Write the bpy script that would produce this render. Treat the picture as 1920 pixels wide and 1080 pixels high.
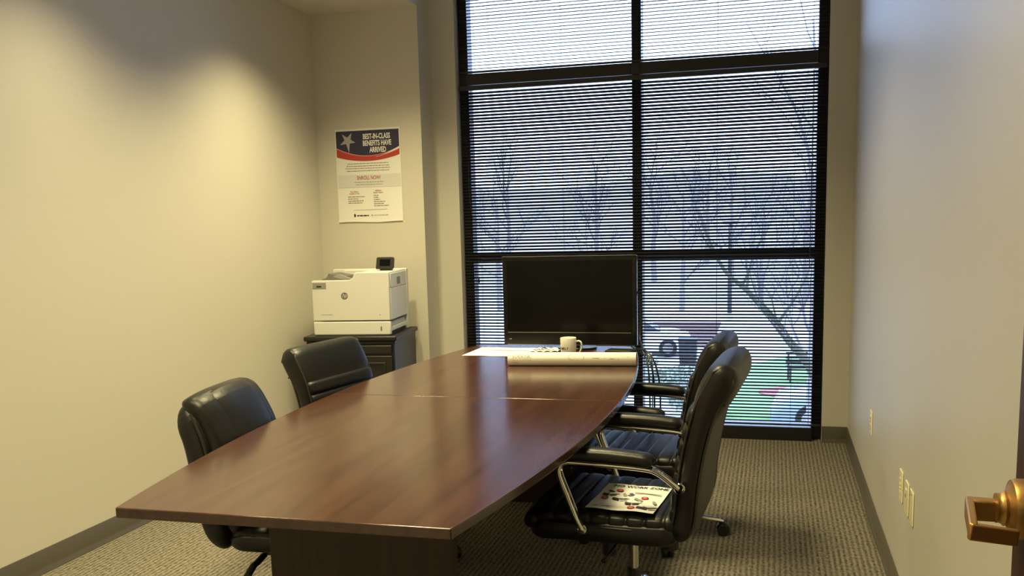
import bpy, bmesh, math, random
from mathutils import Vector, Matrix
R = math.radians
for o in list(bpy.data.objects):
    bpy.data.objects.remove(o, do_unlink=True)
S = bpy.context.scene
COL = S.collection

# ------------------------------------------------------------------ camera
cam_d = bpy.data.cameras.new('camera')
cam = bpy.data.objects.new('camera', cam_d)
COL.objects.link(cam)
cr = Vector((0.963729, 0.26569465, -0.02515471))
cu = Vector((-0.01355946, 0.14287806, 0.98964741))
cf = Vector((-0.26653808, 0.95341083, -0.14129841))
cam.matrix_world = Matrix(((cr.x, cu.x, -cf.x, 0.0), (cr.y, cu.y, -cf.y, 0.0), (cr.z, cu.z, -cf.z, 1.40812), (0, 0, 0, 1)))
cam_d.sensor_width = 36
cam_d.lens = 33.022
cam_d.shift_y = 0.06642
cam_d.clip_start = 0.02
cam_d.clip_end = 600
S.camera = cam

# ------------------------------------------------------------------ world, exposure
W = bpy.data.worlds.new('overcast_sky')
S.world = W
W.use_nodes = True
wn = W.node_tree.nodes
bg = wn['Background']
bg.inputs['Color'].default_value = (0.49, 0.66, 1.0, 1)
bg.inputs['Strength'].default_value = 8.0
S.view_settings.view_transform = 'Standard'
S.view_settings.look = 'None'
S.view_settings.gamma = 1
S.view_settings.use_curve_mapping = False
S.view_settings.exposure = 0.0

WARM = (1.0, 0.85, 0.44)
SPOT_SOFFIT = 98
TROFFER = 45
SPOT_HALL = 60
CUT = 63     # half angle of the recessed downlights

# ------------------------------------------------------------------ helpers: tags
def tag(o, label=None, cat=None, group=None, kind=None):
    if label: o['label'] = label
    if cat: o['category'] = cat
    if group: o['group'] = group
    if kind: o['kind'] = kind
    return o

def empty(name, loc=(0, 0, 0), rz=0.0, label=None, cat=None, group=None, kind=None):
    o = bpy.data.objects.new(name, None)
    COL.objects.link(o)
    o.location = loc
    o.rotation_euler = (0, 0, rz)
    o.empty_display_size = 0.1
    return tag(o, label, cat, group, kind)

# ------------------------------------------------------------------ helpers: materials
def mat(name, col, rough=0.5, metal=0.0, spec=0.5, noise=None, bump=None, coat=0.0, coat_rough=0.1):
    """noise=(scale, amount) varies the colour; bump=(scale, strength)"""
    m = bpy.data.materials.new(name)
    m.use_nodes = True
    nt = m.node_tree
    b = nt.nodes['Principled BSDF']
    b.inputs['Base Color'].default_value = (*col, 1)
    b.inputs['Roughness'].default_value = rough
    b.inputs['Metallic'].default_value = metal
    b.inputs['Specular IOR Level'].default_value = spec
    b.inputs['Coat Weight'].default_value = coat
    b.inputs['Coat Roughness'].default_value = coat_rough
    if noise or bump:
        tc = nt.nodes.new('ShaderNodeTexCoord')
    if noise:
        n = nt.nodes.new('ShaderNodeTexNoise')
        n.inputs['Scale'].default_value = noise[0]
        n.inputs['Detail'].default_value = 4
        nt.links.new(tc.outputs['Object'], n.inputs['Vector'])
        mx = nt.nodes.new('ShaderNodeMix')
        mx.data_type = 'RGBA'
        a = noise[1]
        mx.inputs[6].default_value = (*[c * (1 - a) for c in col], 1)
        mx.inputs[7].default_value = (*[min(1, c * (1 + a)) for c in col], 1)
        nt.links.new(n.outputs['Fac'], mx.inputs[0])
        nt.links.new(mx.outputs[2], b.inputs['Base Color'])
    if bump:
        n2 = nt.nodes.new('ShaderNodeTexNoise')
        n2.inputs['Scale'].default_value = bump[0]
        n2.inputs['Detail'].default_value = 3
        nt.links.new(tc.outputs['Object'], n2.inputs['Vector'])
        bp = nt.nodes.new('ShaderNodeBump')
        bp.inputs['Strength'].default_value = bump[1]
        bp.inputs['Distance'].default_value = 0.002
        nt.links.new(n2.outputs['Fac'], bp.inputs['Height'])
        nt.links.new(bp.outputs['Normal'], b.inputs['Normal'])
    return m

def mat_carpet():
    m = bpy.data.materials.new('ribbed_loop_carpet')
    m.use_nodes = True
    nt = m.node_tree
    L = nt.links.new
    b = nt.nodes['Principled BSDF']
    b.inputs['Roughness'].default_value = 0.95
    b.inputs['Specular IOR Level'].default_value = 0.1
    tc = nt.nodes.new('ShaderNodeTexCoord')
    nz = nt.nodes.new('ShaderNodeTexNoise'); nz.inputs['Scale'].default_value = 90; nz.inputs['Detail'].default_value = 3
    mp = nt.nodes.new('ShaderNodeMapping'); mp.inputs['Scale'].default_value = (1, 0.55, 1)
    L(tc.outputs['Object'], mp.inputs['Vector']); L(mp.outputs['Vector'], nz.inputs['Vector'])
    wv = nt.nodes.new('ShaderNodeTexWave'); wv.bands_direction = 'X'
    wv.inputs['Scale'].default_value = 14.5
    wv.inputs['Distortion'].default_value = 1.6
    wv.inputs['Detail'].default_value = 2
    wv.inputs['Detail Scale'].default_value = 6
    L(tc.outputs['Object'], wv.inputs['Vector'])
    ad = nt.nodes.new('ShaderNodeMath'); ad.operation = 'MULTIPLY_ADD'
    ad.inputs[1].default_value = 0.30
    L(wv.outputs['Fac'], ad.inputs[0])
    ml = nt.nodes.new('ShaderNodeMath'); ml.operation = 'MULTIPLY'; ml.inputs[1].default_value = 1.0
    L(nz.outputs['Fac'], ml.inputs[0]); L(ml.outputs[0], ad.inputs[2])
    rp = nt.nodes.new('ShaderNodeValToRGB')
    rp.color_ramp.elements[0].position = 0.32; rp.color_ramp.elements[0].color = (0.050, 0.044, 0.033, 1)
    rp.color_ramp.elements[1].position = 0.85; rp.color_ramp.elements[1].color = (0.265, 0.24, 0.195, 1)
    L(ad.outputs[0], rp.inputs['Fac']); L(rp.outputs['Color'], b.inputs['Base Color'])
    bp = nt.nodes.new('ShaderNodeBump'); bp.inputs['Strength'].default_value = 0.7; bp.inputs['Distance'].default_value = 0.006
    L(ad.outputs[0], bp.inputs['Height']); L(bp.outputs['Normal'], b.inputs['Normal'])
    return m

def mat_wood(name, c0, c1, rough, stretch=(9, 0.6, 9), coat=0.0, spec=0.5):
    m = bpy.data.materials.new(name)
    m.use_nodes = True
    nt = m.node_tree
    L = nt.links.new
    b = nt.nodes['Principled BSDF']
    b.inputs['Roughness'].default_value = rough
    b.inputs['Specular IOR Level'].default_value = spec
    b.inputs['Coat Weight'].default_value = coat
    b.inputs['Coat Roughness'].default_value = 0.22
    tc = nt.nodes.new('ShaderNodeTexCoord')
    mp = nt.nodes.new('ShaderNodeMapping'); mp.inputs['Scale'].default_value = stretch
    L(tc.outputs['Object'], mp.inputs['Vector'])
    nz = nt.nodes.new('ShaderNodeTexNoise'); nz.inputs['Scale'].default_value = 2.2; nz.inputs['Detail'].default_value = 8
    nz.inputs['Roughness'].default_value = 0.62; nz.inputs['Distortion'].default_value = 0.9
    L(mp.outputs['Vector'], nz.inputs['Vector'])
    rp = nt.nodes.new('ShaderNodeValToRGB')
    rp.color_ramp.elements[0].position = 0.34; rp.color_ramp.elements[0].color = (*c0, 1)
    rp.color_ramp.elements[1].position = 0.68; rp.color_ramp.elements[1].color = (*c1, 1)
    L(nz.outputs['Fac'], rp.inputs['Fac']); L(rp.outputs['Color'], b.inputs['Base Color'])
    return m

def mat_glass():
    m = bpy.data.materials.new('window_glass')
    m.use_nodes = True
    nt = m.node_tree
    L = nt.links.new
    nt.nodes.remove(nt.nodes['Principled BSDF'])
    out = nt.nodes['Material Output']
    t = nt.nodes.new('ShaderNodeBsdfTransparent'); t.inputs['Color'].default_value = (0.93, 0.94, 0.95, 1)
    g = nt.nodes.new('ShaderNodeBsdfGlossy'); g.inputs['Roughness'].default_value = 0.02
    fr = nt.nodes.new('ShaderNodeFresnel'); fr.inputs['IOR'].default_value = 1.45
    mx = nt.nodes.new('ShaderNodeMixShader')
    L(fr.outputs[0], mx.inputs[0]); L(t.outputs[0], mx.inputs[1]); L(g.outputs[0], mx.inputs[2])
    L(mx.outputs[0], out.inputs['Surface'])
    return m

M = {}
M['wall'] = mat('wall_paint', (0.66, 0.63, 0.56), 0.75, spec=0.25, bump=(140, 0.12))
M['wall_satin'] = mat('wall_paint_satin', (0.60, 0.57, 0.50), 0.46, spec=0.22, bump=(120, 0.10))
M['ceiling'] = mat('ceiling_paint', (0.6, 0.58, 0.52), 0.85, spec=0.2)
M['carpet'] = mat_carpet()
M['base'] = mat('vinyl_cove_base', (0.105, 0.095, 0.07), 0.3, noise=(6, 0.12))
M['frame'] = mat('black_anodised_aluminium', (0.012, 0.012, 0.014), 0.4, metal=0.0, spec=0.5)
M['slat'] = mat('black_blind_slat', (0.020, 0.020, 0.028), 0.38, spec=0.5)
M['cord'] = mat('blind_cord', (0.03, 0.03, 0.04), 0.7)
M['glass'] = mat_glass()
M['tabletop'] = mat_wood('mahogany_laminate', (0.042, 0.017, 0.011), (0.080, 0.034, 0.022), 0.18, spec=0.75)
M['table_edge'] = mat_wood('mahogany_edge', (0.06, 0.02, 0.013), (0.10, 0.036, 0.022), 0.3)
M['table_base'] = mat_wood('dark_mahogany_base', (0.020, 0.008, 0.006), (0.036, 0.014, 0.009), 0.45, (9, 9, 0.7))
M['door'] = mat_wood('dark_door_veneer', (0.04, 0.016, 0.010), (0.075, 0.03, 0.018), 0.4, (9, 9, 0.7))
M['leather'] = mat('black_leather', (0.009, 0.009, 0.009), 0.38, spec=0.4, bump=(60, 0.35))
M['leather_piping'] = mat('black_leather_piping', (0.022, 0.021, 0.02), 0.42, spec=0.5)
M['fabric'] = mat('black_underside', (0.008, 0.008, 0.008), 0.9, spec=0.1)
M['chrome'] = mat('polished_chrome', (0.78, 0.77, 0.74), 0.09, metal=1.0)
M['plastic'] = mat('black_plastic', (0.012, 0.012, 0.012), 0.42, spec=0.5)
M['bronze'] = mat('brushed_bronze', (0.58, 0.35, 0.13), 0.45, metal=1.0, bump=(200, 0.1))
M['printer'] = mat('white_printer_plastic', (0.74, 0.73, 0.70), 0.45)
M['printer_dark'] = mat('grey_printer_plastic', (0.16, 0.155, 0.14), 0.4)
M['printer_grey'] = mat('light_grey_printer_plastic', (0.30, 0.29, 0.26), 0.4)
M['cabinet'] = mat('black_painted_wood', (0.014, 0.012, 0.011), 0.4, noise=(8, 0.2))
M['screen'] = mat('dark_glossy_screen', (0.005, 0.005, 0.005), 0.14, spec=0.14)
M['bezel'] = mat('black_gloss_bezel', (0.006, 0.006, 0.006), 0.2, spec=0.3)
M['silver'] = mat('dark_silver_trim', (0.35, 0.34, 0.32), 0.3, metal=1.0)
M['mug'] = mat('cream_glazed_ceramic', (0.80, 0.77, 0.70), 0.2)
M['ink'] = mat('black_ink', (0.02, 0.02, 0.02), 0.7)
M['grey_ink'] = mat('grey_ink', (0.30, 0.29, 0.27), 0.8)
M['faint_ink'] = mat('faint_ink', (0.50, 0.48, 0.44), 0.8)
M['paper'] = mat('white_paper', (0.84, 0.83, 0.80), 0.7, spec=0.2)
M['paper_lav'] = mat('lavender_print', (0.66, 0.60, 0.78), 0.7, spec=0.2)
M['paper_roll'] = mat('rolled_paper', (0.82, 0.79, 0.72), 0.65, spec=0.2, noise=(10, 0.04))
M['navy'] = mat('navy_print', (0.03, 0.028, 0.075), 0.6)
M['red'] = mat('red_print', (0.48, 0.045, 0.035), 0.6)
M['pink'] = mat('pink_print', (0.70, 0.32, 0.28), 0.6)
M['red_ink'] = mat('dark_red_ink', (0.42, 0.06, 0.05), 0.7)
M['band'] = mat('grey_band_print', (0.72, 0.71, 0.70), 0.7)
M['star'] = mat('silver_star_print', (0.40, 0.38, 0.40), 0.6)
M['ivory'] = mat('ivory_wall_plate', (0.84, 0.76, 0.50), 0.35)
M['ivory_dark'] = mat('ivory_slot', (0.16, 0.13, 0.08), 0.6)
M['tag'] = mat('grey_tag', (0.33, 0.32, 0.30), 0.7)

# ------------------------------------------------------------------ helpers: mesh builder
class MB:
    def __init__(s):
        s.v = []; s.f = []
    def add(s, vs, fs):
        o = len(s.v)
        s.v += [tuple(v) for v in vs]
        s.f += [tuple(i + o for i in f) for f in fs]
        return s
    def box(s, c, d, rot=None):
        x, y, z = d[0] / 2, d[1] / 2, d[2] / 2
        vs = [Vector(p) for p in ((-x, -y, -z), (x, -y, -z), (x, y, -z), (-x, y, -z), (-x, -y, z), (x, -y, z), (x, y, z), (-x, y, z))]
        if rot is not None: vs = [rot @ v for v in vs]
        vs = [v + Vector(c) for v in vs]
        return s.add(vs, ((3, 2, 1, 0), (4, 5, 6, 7), (0, 1, 5, 4), (1, 2, 6, 5), (2, 3, 7, 6), (3, 0, 4, 7)))
    def span(s, a, b):
        return s.box([(a[i] + b[i]) / 2 for i in range(3)], [abs(b[i] - a[i]) for i in range(3)])
    def loft(s, secs, caps=True, closed=False):
        n = len(secs[0]); k = len(secs); fs = []
        for i in range(k if closed else k - 1):
            a = i * n; b = ((i + 1) % k) * n
            for j in range(n):
                j2 = (j + 1) % n
                fs.append((a + j, a + j2, b + j2, b + j))
        vs = [p for q in secs for p in q]
        if caps and not closed:
            fs.append(tuple(range(n - 1, -1, -1)))
            fs.append(tuple((k - 1) * n + j for j in range(n)))
        return s.add(vs, fs)
    def tube(s, path, r, n=10, caps=True, closed=False, ell=None, up=None):
        """r: number or list. ell=(a,b) ellipse along (side, normal) with 'up' as reference"""
        P = [Vector(p) for p in path]; k = len(P); secs = []
        ref = Vector(up) if up else None
        prevn = None
        for i, p in enumerate(P):
            if closed: t = P[(i + 1) % k] - P[i - 1]
            else: t = P[min(i + 1, k - 1)] - P[max(i - 1, 0)]
            if t.length < 1e-9: t = Vector((0, 0, 1))
            t.normalize()
            if ref is not None: nrm = ref - t * ref.dot(t)
            elif prevn is None:
                nrm = Vector((0, 0, 1)) if abs(t.z) < 0.9 else Vector((1, 0, 0))
                nrm = nrm - t * nrm.dot(t)
            else: nrm = prevn - t * prevn.dot(t)
            nrm.normalize(); prevn = nrm
            bi = t.cross(nrm)
            rr = r[i] if isinstance(r, (list, tuple)) else r
            a, b = (ell[0] * rr, ell[1] * rr) if ell else (rr, rr)
            secs.append([p + nrm * (a * math.cos(2 * math.pi * j / n)) + bi * (b * math.sin(2 * math.pi * j / n)) for j in range(n)])
        return s.loft(secs, caps, closed)
    def lathe(s, prof, n=32, c=(0, 0, 0), axis='Z', caps=True):
        secs = []
        for rr, h in prof:
            q = []
            for j in range(n):
                a = 2 * math.pi * j / n
                if axis == 'Z': p = (c[0] + rr * math.cos(a), c[1] + rr * math.sin(a), c[2] + h)
                elif axis == 'X': p = (c[0] + h, c[1] + rr * math.cos(a), c[2] + rr * math.sin(a))
                else: p = (c[0] + rr * math.sin(a), c[1] + h, c[2] + rr * math.cos(a))
                q.append(p)
            secs.append(q)
        return s.loft(secs, caps)
    def prism(s, poly, z0, z1, xf=None):
        n = len(poly)
        vs = [Vector((p[0], p[1], z0)) for p in poly] + [Vector((p[0], p[1], z1)) for p in poly]
        if xf: vs = [xf @ v for v in vs]
        fs = [tuple(range(n - 1, -1, -1)), tuple(range(n, 2 * n))]
        for j in range(n):
            j2 = (j + 1) % n
            fs.append((j, j2, n + j2, n + j))
        return s.add(vs, fs)
    def mesh(s, name, m, smooth=None, bevel=0.0, seg=2):
        me = bpy.data.meshes.new(name)
        me.from_pydata(s.v, [], s.f)
        bm = bmesh.new(); bm.from_mesh(me)
        bmesh.ops.recalc_face_normals(bm, faces=bm.faces)
        if bevel > 0:
            es = [e for e in bm.edges if len(e.link_faces) == 2 and e.calc_face_angle(0) > R(30)]
            res = bmesh.ops.bevel(bm, geom=es, offset=bevel, segments=seg, affect='EDGES', profile=0.5)
            for f in res['faces']: f.smooth = True
        elif smooth is not None:
            for f in bm.faces: f.smooth = True
        bm.to_mesh(me); bm.free()
        if smooth is not None and bevel <= 0:
            me.set_sharp_from_angle(angle=R(smooth))
        if m is not None: me.materials.append(m)
        return me
    def build(s, name, m, parent=None, smooth=None, bevel=0.0, seg=2, loc=None):
        o = bpy.data.objects.new(name, s.mesh(name, m, smooth, bevel, seg))
        COL.objects.link(o)
        if parent: o.parent = parent
        if loc: o.location = loc
        return o

def box(name, a, b, m, parent=None, bevel=0.0):
    return MB().span(a, b).build(name, m, parent, smooth=40 if bevel else None, bevel=bevel)

def link_mesh(name, me, parent=None, loc=(0, 0, 0), rot=(0, 0, 0)):
    o = bpy.data.objects.new(name, me)
    COL.objects.link(o)
    o.parent = parent
    o.location = loc; o.rotation_euler = rot
    return o

def copy_tree(o, parent=None):
    c = o.copy(); COL.objects.link(c); c.parent = parent
    for ch in o.children: copy_tree(ch, c)
    return c

def catmull(pts, k=8):
    P = [Vector(p) for p in pts]
    P = [P[0] * 2 - P[1]] + P + [P[-1] * 2 - P[-2]]
    out = []
    for i in range(1, len(P) - 2):
        for j in range(k):
            t = j / k
            a, b, c, d = P[i - 1], P[i], P[i + 1], P[i + 2]
            out.append(0.5 * ((2 * b) + (c - a) * t + (2 * a - 5 * b + 4 * c - d) * t * t + (3 * b - a - 3 * c + d) * t ** 3))
    out.append(P[-2])
    return out

def sup(a, b, n, N):
    out = []
    for j in range(N):
        t = 2 * math.pi * j / N
        c, s_ = math.cos(t), math.sin(t)
        out.append((a * math.copysign(abs(c) ** (2 / n), c), b * math.copysign(abs(s_) ** (2 / n), s_)))
    return out

def pad(path, a, b, rend=0.05, wround=0.03, seams=(), sd=0.25, sw=0.006, n=4.0, N=32, wfun=None, bfun=None, x0=0.0, step=0.02):
    """cushion lofted along a path in the local YZ plane; a, b = half width (X) and half thickness"""
    C = catmull([(0, p[0], p[1]) for p in path], 24)
    acc = [0.0]
    for i in range(1, len(C)): acc.append(acc[-1] + (C[i] - C[i - 1]).length)
    Lt = acc[-1]
    def at(s_):
        s_ = max(0, min(Lt, s_))
        for i in range(1, len(C)):
            if acc[i] >= s_:
                t = (s_ - acc[i - 1]) / max(1e-9, acc[i] - acc[i - 1])
                return C[i - 1].lerp(C[i], t)
        return C[-1]
    ss = set()
    k = int(Lt / step) + 1
    for i in range(k + 1): ss.add(round(Lt * i / k, 5))
    for q in (0.0, .04, .12, .25, .42, .62, .85, 1.0):
        ss.add(round(rend * q, 5)); ss.add(round(Lt - rend * q, 5))
    for q in seams:
        for e in (-1.6, -.8, 0, .8, 1.6): ss.add(round(q + e * sw, 5))
    secs = []
    for s_ in sorted(x for x in ss if 0 <= x <= Lt):
        dd = min(s_, Lt - s_)
        e = math.sqrt(max(0, 1 - ((rend - dd) / rend) ** 2)) if dd < rend else 1.0
        dent = sum(math.exp(-((s_ - q) / sw) ** 2) for q in seams)
        u = s_ / Lt
        aa = (a * (wfun(u) if wfun else 1)) - wround * (1 - e) - dent * 0.004
        bb = b * (bfun(u) if bfun else 1) * (0.06 + 0.94 * e) * (1 - sd * dent)
        p = at(s_); t = (at(s_ + .004) - at(s_ - .004)).normalized()
        nv = Vector((0, -t.z, t.y))
        secs.append([Vector((x0 + q[0], p.y, p.z)) + nv * q[1] for q in sup(aa, bb, n, N)])
    return MB().loft(secs)

def text(body, size, m, parent, xf, name='lettering', sx=1.0, bold=0.0, align='CENTER', ext=0.0002, shear=0.0, bend=None):
    """flat lettering as mesh; xf maps text XY(Z) to the parent's space"""
    cu_ = bpy.data.curves.new('t', 'FONT')
    cu_.body = body; cu_.size = size; cu_.align_x = align; cu_.align_y = 'CENTER'
    cu_.extrude = ext; cu_.offset = bold; cu_.shear = shear; cu_.resolution_u = 3
    ob = bpy.data.objects.new('t', cu_); COL.objects.link(ob)
    dg = bpy.context.evaluated_depsgraph_get()
    me = bpy.data.meshes.new_from_object(ob.evaluated_get(dg))
    bpy.data.objects.remove(ob, do_unlink=True)
    for v in me.vertices:
        p = Vector((v.co.x * sx, v.co.y, v.co.z))
        v.co = bend(p) if bend else xf @ p
    me.materials.clear(); me.materials.append(m)
    return link_mesh(name, me, parent)

XZ = Matrix(((1, 0, 0, 0), (0, 0, -1, 0), (0, 1, 0, 0), (0, 0, 0, 1)))   # text XY -> world XZ facing -Y

# ------------------------------------------------------------------ room dimensions
xl, xr, yw, ya, xa = -2.93, 0.456, 6.022, 5.803, -2.19
ox0, ox1, ztop = -2.02, 0.305, 3.25        # window opening
SOF, CEIL = 2.775, 3.30
yb = 0.55                                   # inner face of the wall with the doorway
T = 0.14

def struct(o, label=None):
    o['kind'] = 'structure'
    if label: o['label'] = label
    return o

# ------------------------------------------------------------------ structure
struct(box('floor', (xl - T, -2.0, -0.12), (xr + T + 0.9, yw + 0.2, 0.0), M['carpet']), 'beige brown ribbed loop carpet floor')
struct(box('wall_left', (xl - T, yb - 0.12, 0), (xl, yw + 0.2, CEIL), M['wall']), 'long plain cream painted wall on the left')
struct(box('wall_right', (xr, yb - 0.12, 0), (xr + T, yw + 0.2, CEIL), M['wall_satin']), 'satin cream painted wall on the right')
struct(box('wall_column', (xl, ya, 0), (xa, yw + 0.2, CEIL), M['wall']), 'shallow projecting wall panel behind the printer')
wf = struct(MB().span((xa, yw, 0), (ox0, yw + 0.2, CEIL)).build('wall_front', M['wall']), 'narrow painted wall strips beside and above the window')
for a, b in (((ox1, yw, 0), (xr, yw + 0.2, CEIL)), ((ox0, yw, ztop), (ox1, yw + 0.2, CEIL))):
    box('wall_section', a, b, M['wall'], wf)
# doorway wall behind the viewpoint
dx0, dx1, dh = -0.68, 0.405, 2.12
wb = struct(MB().span((xl, yb - 0.12, 0), (dx0, yb, CEIL)).build('wall_back', M['wall']), 'painted wall with the doorway')
for a, b in (((dx1, yb - 0.12, 0), (xr, yb, CEIL)), ((dx0, yb - 0.12, dh), (dx1, yb, CEIL))):
    box('wall_section', a, b, M['wall'], wb)
struct(box('ceiling', (xl - T, yb - 0.12, CEIL), (xr + T, yw + 0.2, CEIL + 0.1), M['ceiling']), 'painted ceiling')
sof = struct(box('ceiling_soffit', (xl, yb, SOF), (xa, ya, CEIL), M['wall']), 'lowered soffit along the left wall')
# corridor behind the doorway
struct(box('wall_hall_left', (xl - T, -2.0, 0), (xl, yb - 0.12, 2.7), M['wall']), 'corridor end wall')
struct(box('wall_hall_right', (xr + 0.9, -2.0, 0), (xr + 0.9 + T, yb - 0.12, 2.7), M['wall']), 'corridor end wall at the door side')
struct(box('wall_hall_near', (xr + T, yb - 0.12, 0), (xr + 0.9, yb, 2.7), M['wall']), 'corridor wall piece beside the doorway')
struct(box('wall_hall_back', (xl - T, -2.0 - T, 0), (xr + 0.9 + T, -2.0, 2.7), M['wall']), 'corridor wall opposite the doorway')
struct(box('ceiling_hall', (xl - T, -2.0 - T, 2.7), (xr + 0.9 + T, yb - 0.12, 2.8), M['ceiling']), 'corridor ceiling')
fr = struct(MB().span((dx0 - 0.0, yb - 0.13, 0), (dx0 + 0.04, yb + 0.012, dh)).build('trim_1', M['frame']), 'dark metal door frame')
box('frame_jamb', (dx1 - 0.008, yb - 0.13, 0), (dx1, yb + 0.012, dh), M['frame'], fr)
box('frame_head', (dx0, yb - 0.13, dh - 0.04), (dx1, yb + 0.012, dh), M['frame'], fr)

def baseboard(name, pts, label):
    """cove base along a floor polyline; profile thickens at the toe"""
    prof = [(0, 0), (0.013, 0.0), (0.013, 0.004), (0.006, 0.016), (0.004, 0.03), (0.004, 0.098), (0.002, 0.102), (0, 0.102)]
    P = [Vector((p[0], p[1], 0)) for p in pts]; secs = []
    for i, p in enumerate(P):
        ns = []
        for a, b in ((i - 1, i), (i, i + 1)):
            if a >= 0 and b < len(P):
                d = (P[b] - P[a]).normalized(); ns.append(Vector((d.y, -d.x, 0)))
        n = ns[0] if len(ns) == 1 else (ns[0] + ns[1]) / (1 + ns[0].dot(ns[1]))
        secs.append([p + n * q[0] + Vector((0, 0, q[1])) for q in prof])
    return struct(MB().loft(secs).build(name, M['base'], smooth=50), label)

baseboard('baseboard_left', [(xl, yb), (xl, ya), (xa, ya), (xa, yw), (ox0, yw)], 'dark olive vinyl cove base along the left wall')
wob = [(ox1, yw), (xr, yw)]
rnd = random.Random(4)
for i in range(1, 15):
    y = yw - 0.25 - i * 0.3
    wob.append((xr - (0.006 * (0.5 + 0.5 * math.sin(i * 1.7)) if i > 2 else 0.0), y))
wob.append((xr, yb))
baseboard('baseboard_right', wob, 'dark vinyl cove base slightly peeling off the right wall')

# ------------------------------------------------------------------ window
fy0, fy1 = 6.10, 6.20
win = empty('window_1', (0, 0, 0)); struct(win, 'tall black aluminium framed window with six panes')
zs, z1, z2 = 0.085, 1.172, 2.338
bars = [('frame_jamb', (ox0, fy0, 0), (-1.958, fy1, ztop)), ('frame_jamb', (0.245, fy0, 0), (ox1, fy1, ztop)),
        ('mullion', (-0.876, fy0, zs), (-0.816, fy1, ztop)),
        ('sill_rail', (-1.958, fy0 - 0.07, 0), (0.245, fy1, zs)), ('head_rail', (-1.958, fy0, ztop - 0.05), (0.245, fy1, ztop))]
for (a, b) in ((-1.958, -0.876), (-0.816, 0.245)):
    bars.append(('transom', (a, fy0, z1 - 0.032), (b, fy1, z1 + 0.032)))
    bars.append(('transom', (a, fy0 - 0.05, z2 - 0.036), (b, fy1, z2 + 0.036)))
bars.append(('transom_joint', (-0.876, fy0 - 0.05, z2 - 0.036), (-0.816, fy0, z2 + 0.036)))
for n, a, b in bars: box(n, a, b, M['frame'], win, bevel=0.003)
for (a, b) in ((-1.958, -0.876), (-0.816, 0.245)):
    for (c, d) in ((zs, z1 - 0.032), (z1 + 0.032, z2 - 0.036), (z2 + 0.036, ztop - 0.05)):
        box('pane', (a, 6.155, c), (b, 6.161, d), M['glass'], win)

# ------------------------------------------------------------------ blinds
def slat_mesh(length, width, crown, th, name):
    secs = []
    for x in (-length / 2, length / 2):
        top = []; bot = []
        for i in range(7):
            u = -1 + i / 3
            z = crown * (1 - u * u)
            top.append((x, u * width / 2, z + th)); bot.append((x, u * width / 2, z))
        secs.append(top + bot[::-1])
    return MB().loft(secs).mesh(name, M['slat'], smooth=40)

def blind(label, x0, x1, ztop_, zbot, tilt, yc, cords, headrail=True, pitch=0.0205, seed=1):
    rg = random.Random(seed)
    cx = (x0 + x1) / 2; Ln = x1 - x0
    root = empty('window_blind', (cx, yc, zbot), 0, label, 'blind', 'black slatted blinds on the window')
    h = ztop_ - zbot
    if headrail: MB().span((-Ln / 2, -0.014, h - 0.03), (Ln / 2, 0.016, h)).build('headrail', M['slat'], root, 40, 0.002)
    MB().span((-Ln / 2, -0.012, 0), (Ln / 2, 0.012, 0.012)).build('bottom_rail', M['slat'], root, 40, 0.003)
    me = slat_mesh(Ln, 0.0250, 0.0028, 0.0005, 'slat')
    z = 0.026
    while z < h - 0.036:
        t = tilt + rg.gauss(0, 0.7)
        link_mesh('slat', me, root, (rg.gauss(0, 0.0006), 0, z + rg.gauss(0, 0.0003)), (R(t), rg.gauss(0, 0.00012), 0))
        z += pitch
    for q in cords:
        m_ = MB()
        m_.tube([(q - cx, -0.0135, 0.0), (q - cx, -0.0135, h - 0.01)], 0.0009, 5)
        m_.build('ladder_cord', M['cord'], root)
        MB().tube([(q - cx, 0.0135, 0.0), (q - cx, 0.0135, h - 0.01)], 0.0009, 5).build('ladder_cord', M['cord'], root)
    return root

bl = blind('wide black slatted blind below the upper crossbar, reaching down to the floor sill', ox0 + 0.012, ox1 - 0.008, 2.298, 0.092, -31, 6.062,
           [-1.888, -1.788, -1.321, -0.797, -0.342, 0.118, 0.226], seed=3)
bu = blind('short black slatted blind above the upper window crossbar, slats nearly level', ox0 + 0.012, ox1 - 0.008, 3.245, 2.378, -3, 6.062,
           [-1.90, -1.80, -1.321, -0.80, -0.342, 0.215], seed=5)
# pull cord of the big blind hanging at its left end
pc = catmull([(-1.07, -0.02, 2.17), (-1.075, -0.022, 1.9), (-1.10, -0.026, 1.62), (-1.085, -0.026, 1.38), (-1.045, -0.022, 1.27), (-1.05, -0.022, 0.95)], 8)
MB().tube(pc, 0.0014, 6).build('pull_cord', M['cord'], bl, 60)
MB().lathe([(0.002, 0.03), (0.004, 0.026), (0.007, 0.0), (0.003, -0.004)], 12, (-1.05, -0.022, 0.92)).build('cord_tassel', M['plastic'], bl, 60)
MB().tube([(1.075, -0.02, 2.17), (1.074, -0.022, 1.6), (1.07, -0.022, 0.99)], 0.003, 6).build('tilt_wand', M['cord'], bl, 60)

# ------------------------------------------------------------------ recessed downlights
def downlight(x, y, z, power, label, cut=CUT, blend=1.0):
    root = empty('recessed_downlight', (x, y, z), 0, label, 'ceiling light', 'recessed downlights')
    MB().lathe([(0.095, -0.003), (0.095, 0.0), (0.075, 0.0), (0.07, -0.004), (0.09, -0.006)], 32, caps=False).build('trim_ring', M['ivory'], root, 40)
    ld = bpy.data.lights.new('lamp', 'SPOT')
    ld.energy = power; ld.color = WARM; ld.spot_size = R(2 * cut); ld.spot_blend = blend; ld.shadow_soft_size = 0.07
    lo = bpy.data.objects.new('lamp', ld); COL.objects.link(lo)
    lo.parent = root; lo.location = (0, 0, -0.012)
    return root

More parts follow.
